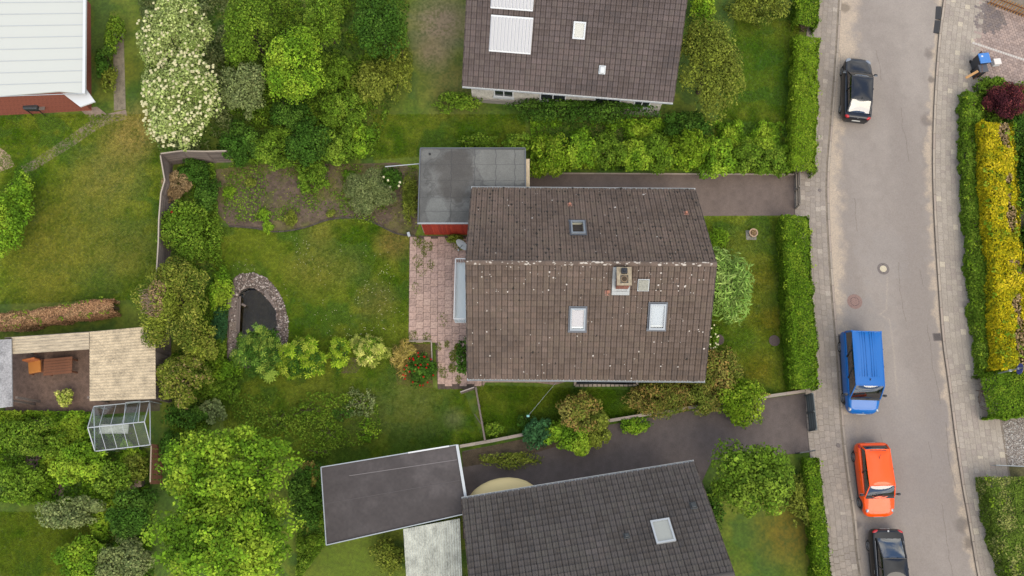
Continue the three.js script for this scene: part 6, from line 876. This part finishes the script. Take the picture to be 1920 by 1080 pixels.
{ // planter in the front lawn
  const p = G(1408, 441), s = single('stepping_slab', rbox(0.62, 0.05, 0.6, 0.015, p.x, 0.02, p.z), M.concrete, 'square concrete slab under the pot in the front lawn', 'slab'); const t = thing('flower_pot', 'round pale terracotta pot with dry soil in the front lawn', 'plant pot', [p.x + 0.03, 0.047, p.z - 0.02]);
  const pts = [[0.001, 0], [0.15, 0], [0.23, 0.36], [0.26, 0.36], [0.26, 0.42], [0.2, 0.42], [0.18, 0.3], [0.001, 0.3]].map(([a, b]) => new THREE.Vector2(a, b)); mesh('pot', new THREE.LatheGeometry(pts, 26), withMap(C(200, 168, 140), mottle, 0.4), t); mesh('soil', cyl(0.185, 0.19, 0.03, 0, 0.31, 0, 20), withMap(C(100, 74, 52), mottle, 0.2), t);
  const B = new Leaves(60), R = mul(77); for (let i = 0; i < 60; i++) B.add((R() - 0.5) * 0.3, 0.38 + R() * 0.06, (R() - 0.5) * 0.3, R() - 0.5, 1, R() - 0.5, R() * 6, 0.1, 0.03, P_.dead[i % 3]); mesh('dry_plant', B.geo(), leafMat, t);
}
{ // sign post
  const p = G(1846, 706), t = thing('street_sign', 'tall grey pole with a round blue traffic sign beside the yellow hedge', 'sign', [p.x, 0, p.z]); mesh('pole', cyl(0.035, 0.035, 3.5, 0, 0, 0, 14), M.steel, t); mesh('pole_cap', cyl(0.038, 0.03, 0.03, 0, 3.5, 0, 14), M.darkMetal, t); const d = new THREE.CylinderGeometry(0.3, 0.3, 0.012, 36); d.rotateX(Math.PI / 2); d.rotateY(1.35); d.translate(0.05, 3.2, 0.02); mesh('sign_disc', d, std(C(70, 76, 150), 0.5), t); mesh('clamp', merge([rbox(0.14, 0.1, 0.12, 0.02, 0, 2.45, 0), rbox(0.12, 0.06, 0.12, 0.02, 0, 3.2, 0)]), M.zinc, t);
}
{ // rubber ramps at the kerb
  const rm = withMap(C(58, 58, 60), speckle, 0.3, 0.9); for (const [a, b, lb] of [[[1759, 14], [1757.5, 38], 'black rubber kerb ramp, the upper of two end to end'], [[1757, 40], [1754, 64], 'black rubber kerb ramp, the lower of two end to end']]) { const A = G(...a), B = G(...b), s = new THREE.Shape([[0, 0], [0.3, 0], [0.3, 0.1], [0.24, 0.1], [0, 0.02]].map(([x, y]) => new THREE.Vector2(x, y))), L = A.distanceTo(B), g = new THREE.ExtrudeGeometry(s, { depth: L - 0.02, bevelEnabled: false }); g.translate(-0.3, 0.007, -L / 2); const t = thing('kerb_ramp', lb, 'kerb ramp', A.clone().lerp(B, 0.5).add(V3(0.16, 0, 0)).toArray(), Math.atan2(B.x - A.x, B.z - A.z), 'rubber ramps at the kerb'); mesh('ramp_block', g, rm, t); for (let i = 0; i < 5; i++) mesh('grip_rib', box(0.2, 0.012, 0.02, -0.16, 0.062, -L / 2 + (i + 0.5) * L / 5), M.black, t).rotation.z = 0.32; }
}
{ // bins
  const bin = (label, px, py, w, d, h, body, lid) => { const p = G(px, py, h), t = thing('wheelie_bin', label, 'bin', [p.x, 0.1, p.z], 0.12); const s = new THREE.CylinderGeometry(0.7071, 0.6, 1, 4); s.rotateY(Math.PI / 4); s.scale(w, h - 0.12, d); s.translate(0, (h - 0.12) / 2 + 0.03, 0); mesh('bin_body', s.toNonIndexed(), body, t); t.children[0].geometry.computeVertexNormals(); mesh('lid', rbox(w + 0.06, 0.09, d + 0.08, 0.035, 0, h - 0.06, 0.02), lid, t); mesh('handle', bar(V3(-w * 0.35, h - 0.08, -d / 2 - 0.09), V3(w * 0.35, h - 0.08, -d / 2 - 0.09), 0.018), body, t); for (const s2 of [-1, 1]) { const g = new THREE.CylinderGeometry(0.1, 0.1, 0.05, 16); g.rotateZ(Math.PI / 2); mesh('wheel', g, M.black, t).position.set(s2 * w * 0.42, 0.1, -d / 2); } return t; };
  const b = bin('wheeled bin with a bright blue lid beside the brick drive', 1845, 109, 0.62, 0.6, 1.1, std(C(58, 62, 68), 0.6), std(C(66, 130, 205), 0.4)); mesh('lid_sticker', box(0.12, 0.004, 0.1, -0.14, 1.088, -0.1), M.white, b);
  bin('smaller dark grey wheeled bin next to the blue-lidded bin', 1842.5, 128, 0.5, 0.46, 0.95, std(C(56, 58, 64), 0.6), std(C(74, 76, 84), 0.5));
  const w = G(1868, 117, 0.3), c = thing('white_box', 'small white foam box on the brick drive beside the bins', 'box', [w.x, 0.1, w.z], 0.1); mesh('box_body', rbox(0.42, 0.3, 0.36, 0.03, 0, 0.15, 0), M.white, c); mesh('box_lid', rbox(0.46, 0.07, 0.4, 0.03, 0, 0.33, 0), std(C(236, 226, 218), 0.7), c);
  const f = thing('bin_screen', 'brown slatted wooden screen around the bins', 'screen'); const A = G(1823, 112), B = G(1824, 150), D = G(1846, 152); for (let i = 0; i < 11; i++) mesh('slat', box(0.03, 1.0, 0.09, A.x + (B.x - A.x) * i / 10, 0.55, A.z + (B.z - A.z) * (i + 0.3) / 10.6), M.brownWood, f); mesh('rail', merge([beam(A.clone().setY(0.35), B.clone().setY(0.35), 0.05, 0.06), beam(A.clone().setY(0.9), B.clone().setY(0.9), 0.05, 0.06)]), M.brownWood, f); 
  const p0 = G(1810, 147, 0.9), p1 = G(1833, 134, 1.0), l = thing('leaning_plank', 'light wooden plank leaning at the end of the bin screen', 'plank'); mesh('plank', beam(p0.setY(0.95), p1.setY(1.05), 0.14, 0.04), withMap(C(196, 150, 96), woodTex, 1), l);
}
// slatted fences
function slatFence(label, topPts, h, o = {}) {
  const t = thing(o.name || 'slat_fence', label, 'fence'), R = mul(o.seed || 601), mats = [C(122, 110, 104), C(108, 97, 92), C(134, 122, 114)].map((c) => withMap(o.col || c, woodTex, 1)); const c = topPts.map(([x, y]) => G(x, y, h));
  for (let i = 0; i < c.length; i++) mesh('post', box(0.09, h, 0.09, c[i].x, h / 2, c[i].z), mats[0], t);
  for (let i = 0; i < c.length - 1; i++) { const a = c[i], b = c[i + 1]; const n = o.n || 14; for (let k = 0; k < n; k++) { const y = 0.08 + (h - 0.16) * k / (n - 1); mesh('slat', beam(a.clone().setY(y), b.clone().setY(y), 0.02, (h - 0.16) / n - 0.014), mats[Math.floor(R() * 3)], t); } mesh('cap_rail', beam(a.clone().setY(h + 0.015), b.clone().setY(h + 0.015), 0.07, 0.03), withMap(C(186, 174, 160), woodTex, 1), t); }
  return t;
}
slatFence('grey slatted fence panel under the flowering elder', [[302, 288], [340, 283], [385, 284], [424, 283]], 1.7, { seed: 611 });
slatFence('weathered slatted fence with pale cap curving along the west boundary', [[301, 292], [309, 338], [302, 362], [298, 410], [297, 455], [294, 505], [296, 560], [300, 600]], 1.7, { seed: 613 });
{ const t = thing('lattice_fence', 'brown wooden lattice fence below the greenhouse', 'fence'), a = G(284, 836, 1.6), b = G(282, 904, 1.6); for (let i = 0; i < 8; i++) { const p = a.clone().lerp(b, i / 7); mesh('slat', beam(V3(p.x, 0.05, p.z), V3(p.x, 1.58, p.z), 0.02, 0.2), withMap(C(140, 92, 66), woodTex, 1), t); } for (const y of [0.3, 0.8, 1.3]) mesh('rail', beam(a.clone().setY(y), b.clone().setY(y), 0.04, 0.06), M.brownWood, t); mesh('cap_rail', beam(a.clone().setY(1.62), b.clone().setY(1.62), 0.06, 0.04), withMap(C(180, 160, 140), woodTex, 1), t); }
{ const t = thing('picket_fence', 'orange-brown picket fence at the corner above the brick drive', 'fence'), a = G(1868, -8, 1), b = G(1960, 26, 1); for (let i = 0; i < 18; i++) { const p = a.clone().lerp(b, i / 17); mesh('picket', box(0.09, 1.0, 0.025, p.x, 0.52, p.z), withMap(C(182, 138, 84), woodTex, 1), t); } for (const y of [0.3, 0.8]) mesh('rail', beam(a.clone().setY(y), b.clone().setY(y), 0.04, 0.07), M.brownWood, t); }
{ // low pale wall on the south boundary
  const P = [[862, 837], [920, 827], [985, 814], [1060, 803], [1135, 790], [1225, 775], [1320, 760], [1440, 743], [1510, 733]], t = thing('boundary_wall', 'low pale concrete wall along the shaded south drive', 'wall'), h = 0.45, c = P.map(([x, y]) => G(x, y, h)); for (let i = 0; i < c.length - 1; i++) { const n = Math.round(c[i].distanceTo(c[i + 1]) / 1); for (let k = 0; k < n; k++) { const a = c[i].clone().lerp(c[i + 1], k / n), b = c[i].clone().lerp(c[i + 1], (k + 0.99) / n); mesh('wall_block', beam(a.clone().setY(0.2), b.clone().setY(0.2), 0.12, 0.42), M.concrete, t); mesh('coping_stone', beam(a.clone().setY(0.43), b.clone().setY(0.43), 0.17, 0.05), kerbMats[(i + k) % 3], t); } }
}
{ // wooden rail gate between terrace corner and wall
  const t = thing('rail_fence', 'grey wooden rail fence from the terrace corner to the south wall', 'fence'), a = G(892, 727, 1), b = G(909, 824, 1); for (const [y, w] of [[1.0, 0.09], [0.55, 0.06], [0.15, 0.06]]) mesh('rail', beam(a.clone().setY(y), b.clone().setY(y), w, 0.05), M.greyWood, t); for (let i = 0; i < 4; i++) { const p = a.clone().lerp(b, i / 3); mesh('post', box(0.1, 1.0, 0.1, p.x, 0.5, p.z), M.greyWood, t); } mesh('brace', beam(G(890, 777, 0.1), G(901, 794, 0.8), 0.05, 0.05), M.greyWood, t);
  const g = thing('garden_gate', 'small grey board gate standing open at the terrace corner', 'gate'), c = G(863, 735, 0.95), d = G(889, 726, 0.95); for (let i = 0; i < 6; i++) { const p = c.clone().lerp(d, (i + 0.5) / 6); mesh('gate_board', box(0.12, 0.9, 0.025, p.x, 0.5, p.z), M.greyWood, g).geometry; } mesh('gate_rail', beam(c.clone().setY(0.93), d.clone().setY(0.93), 0.06, 0.07), withMap(C(170, 160, 156), woodTex, 1), g); mesh('gate_rail', beam(c.clone().setY(0.2), d.clone().setY(0.2), 0.05, 0.07), M.greyWood, g);
}
function barGate(label, a, b, h, m, rails, face) { const t = thing('driveway_gate', label, 'gate'), A = G(...a), B = G(...b); for (let i = 0; i < rails; i++) { const y = 0.12 + (h - 0.14) * i / (rails - 1); mesh('gate_bar', beam(A.clone().setY(y), B.clone().setY(y), 0.05, face), m[i % m.length], t); } const n = 2; for (let i = 0; i <= n; i++) { const p = A.clone().lerp(B, i / n); mesh(i === 0 || i === n ? 'gate_post' : 'upright', box(0.08, h + 0.06, 0.08, p.x - 0.05, (h + 0.06) / 2, p.z), m[0], t); } }
barGate('dark grey sliding gate across the shaded south drive', [1511, 742], [1518, 808], 1.1, [std(C(84, 90, 90), 0.6), std(C(110, 118, 118), 0.6)], 7, 0.12);
barGate('weathered low wooden gate across the north drive', [1491, 326], [1492, 392], 0.8, [withMap(C(134, 126, 116), woodTex, 1), withMap(C(92, 84, 76), woodTex, 1)], 3, 0.14);
{ const t = thing('gate_rail', 'thin grey rail over the narrow hedge end by the south drive', 'rail'); mesh('rail', beam(G(1500, 849, 0.8), G(1529, 844, 0.8), 0.05, 0.05), M.darkMetal, t); postsAt(t, [[1501, 849], [1528, 845]], 0.8, 0.06, M.darkMetal); }
{ const t = thing('drive_edging', 'pale concrete edging strip along the north drive', 'edging'), a = G(1000, 325.5), b = G(1489, 327.5), n = 17; for (let i = 0; i < n; i++) mesh('edging_stone', beam(a.clone().lerp(b, i / n).setY(0.03), a.clone().lerp(b, (i + 0.985) / n).setY(0.03), 0.08, 0.1), kerbMats[i % 3], t); }
{ const t = thing('bed_kerb', 'thin concrete kerb round the peony bed at the terrace', 'edging'); const c = [[762, 640], [809, 640], [811, 700]].map(([x, y]) => G(x, y, 0.1)); for (let i = 0; i < 2; i++) { const n = 3; for (let k = 0; k < n; k++) mesh('edging_stone', beam(c[i].clone().lerp(c[i + 1], k / n), c[i].clone().lerp(c[i + 1], (k + 0.98) / n), 0.06, 0.2), kerbMats[k], t); } }
{ const p = G(767, 441), t = thing('garden_box', 'small white box at the corner of lawn and terrace', 'box', [p.x, 0, p.z], 0.3); mesh('box_body', rbox(0.14, 0.2, 0.24, 0.02, 0, 0.1, 0), M.white, t); mesh('box_lid', rbox(0.16, 0.03, 0.26, 0.01, 0, 0.21, 0), M.zinc, t); }
{ const t = thing('garden_pole', 'pale thin pole fixed to the garage corner over the bed', 'pole'); mesh('pole', bar(G(787, 307, 1.3), G(722, 312.5, 1.1), 0.03, 8), M.zinc, t); postsAt(t, [[726, 312], [785, 307.5]], 1.1, 0.05, M.greyWood); }
{ const p = G(990, 780, 1.6), t = thing('clothes_post', 'thin clothes post with a teal line holder in the south garden', 'post', [p.x, 0, p.z]); mesh('post', cyl(0.03, 0.03, 1.6, 0, 0, 0, 10), M.darkMetal, t); mesh('line_holder', rbox(0.16, 0.1, 0.12, 0.03, 0, 1.6, 0), std(C(130, 190, 186), 0.5), t); const l = single('washing_line', bar(V3(p.x, 1.62, p.z), G(1042, 718, 2.2), 0.006, 4), M.zinc, 'thin washing line from the clothes post to the house eave', 'line'); }
{ // low iron grille at the gravel plot
  const t = thing('iron_fence', 'low grey bar fence on the lower edge of the gravel plot', 'fence'), a = G(1868, 872, 0.6), b = G(1960, 876, 0.6); for (let i = 0; i <= 22; i++) { const p = a.clone().lerp(b, i / 22); mesh('fence_bar', cyl(0.012, 0.012, 0.6, p.x, 0, p.z, 6), M.steel, t); } for (const y of [0.1, 0.58]) mesh('rail', beam(a.clone().setY(y), b.clone().setY(y), 0.03, 0.03), M.steel, t);
}
{ const t = thing('compost_box', 'small pale wooden box left of the lattice fence', 'box', G(258, 902).toArray(), 0.2); for (const [x, z, w, d] of [[0, -0.35, 0.8, 0.04], [0, 0.35, 0.8, 0.04], [-0.38, 0, 0.04, 0.66], [0.38, 0, 0.04, 0.66]]) mesh('side_board', box(w, 0.5, d, x, 0.25, z), M.greyWood, t); mesh('box_lid', box(0.84, 0.03, 0.78, 0, 0.52, 0), withMap(C(196, 170, 150), woodTex, 1), t); }
scene.traverse((o) => { if (o.isMesh) { o.castShadow = true; o.receiveShadow = true; } });
renderer.render(scene, camera);
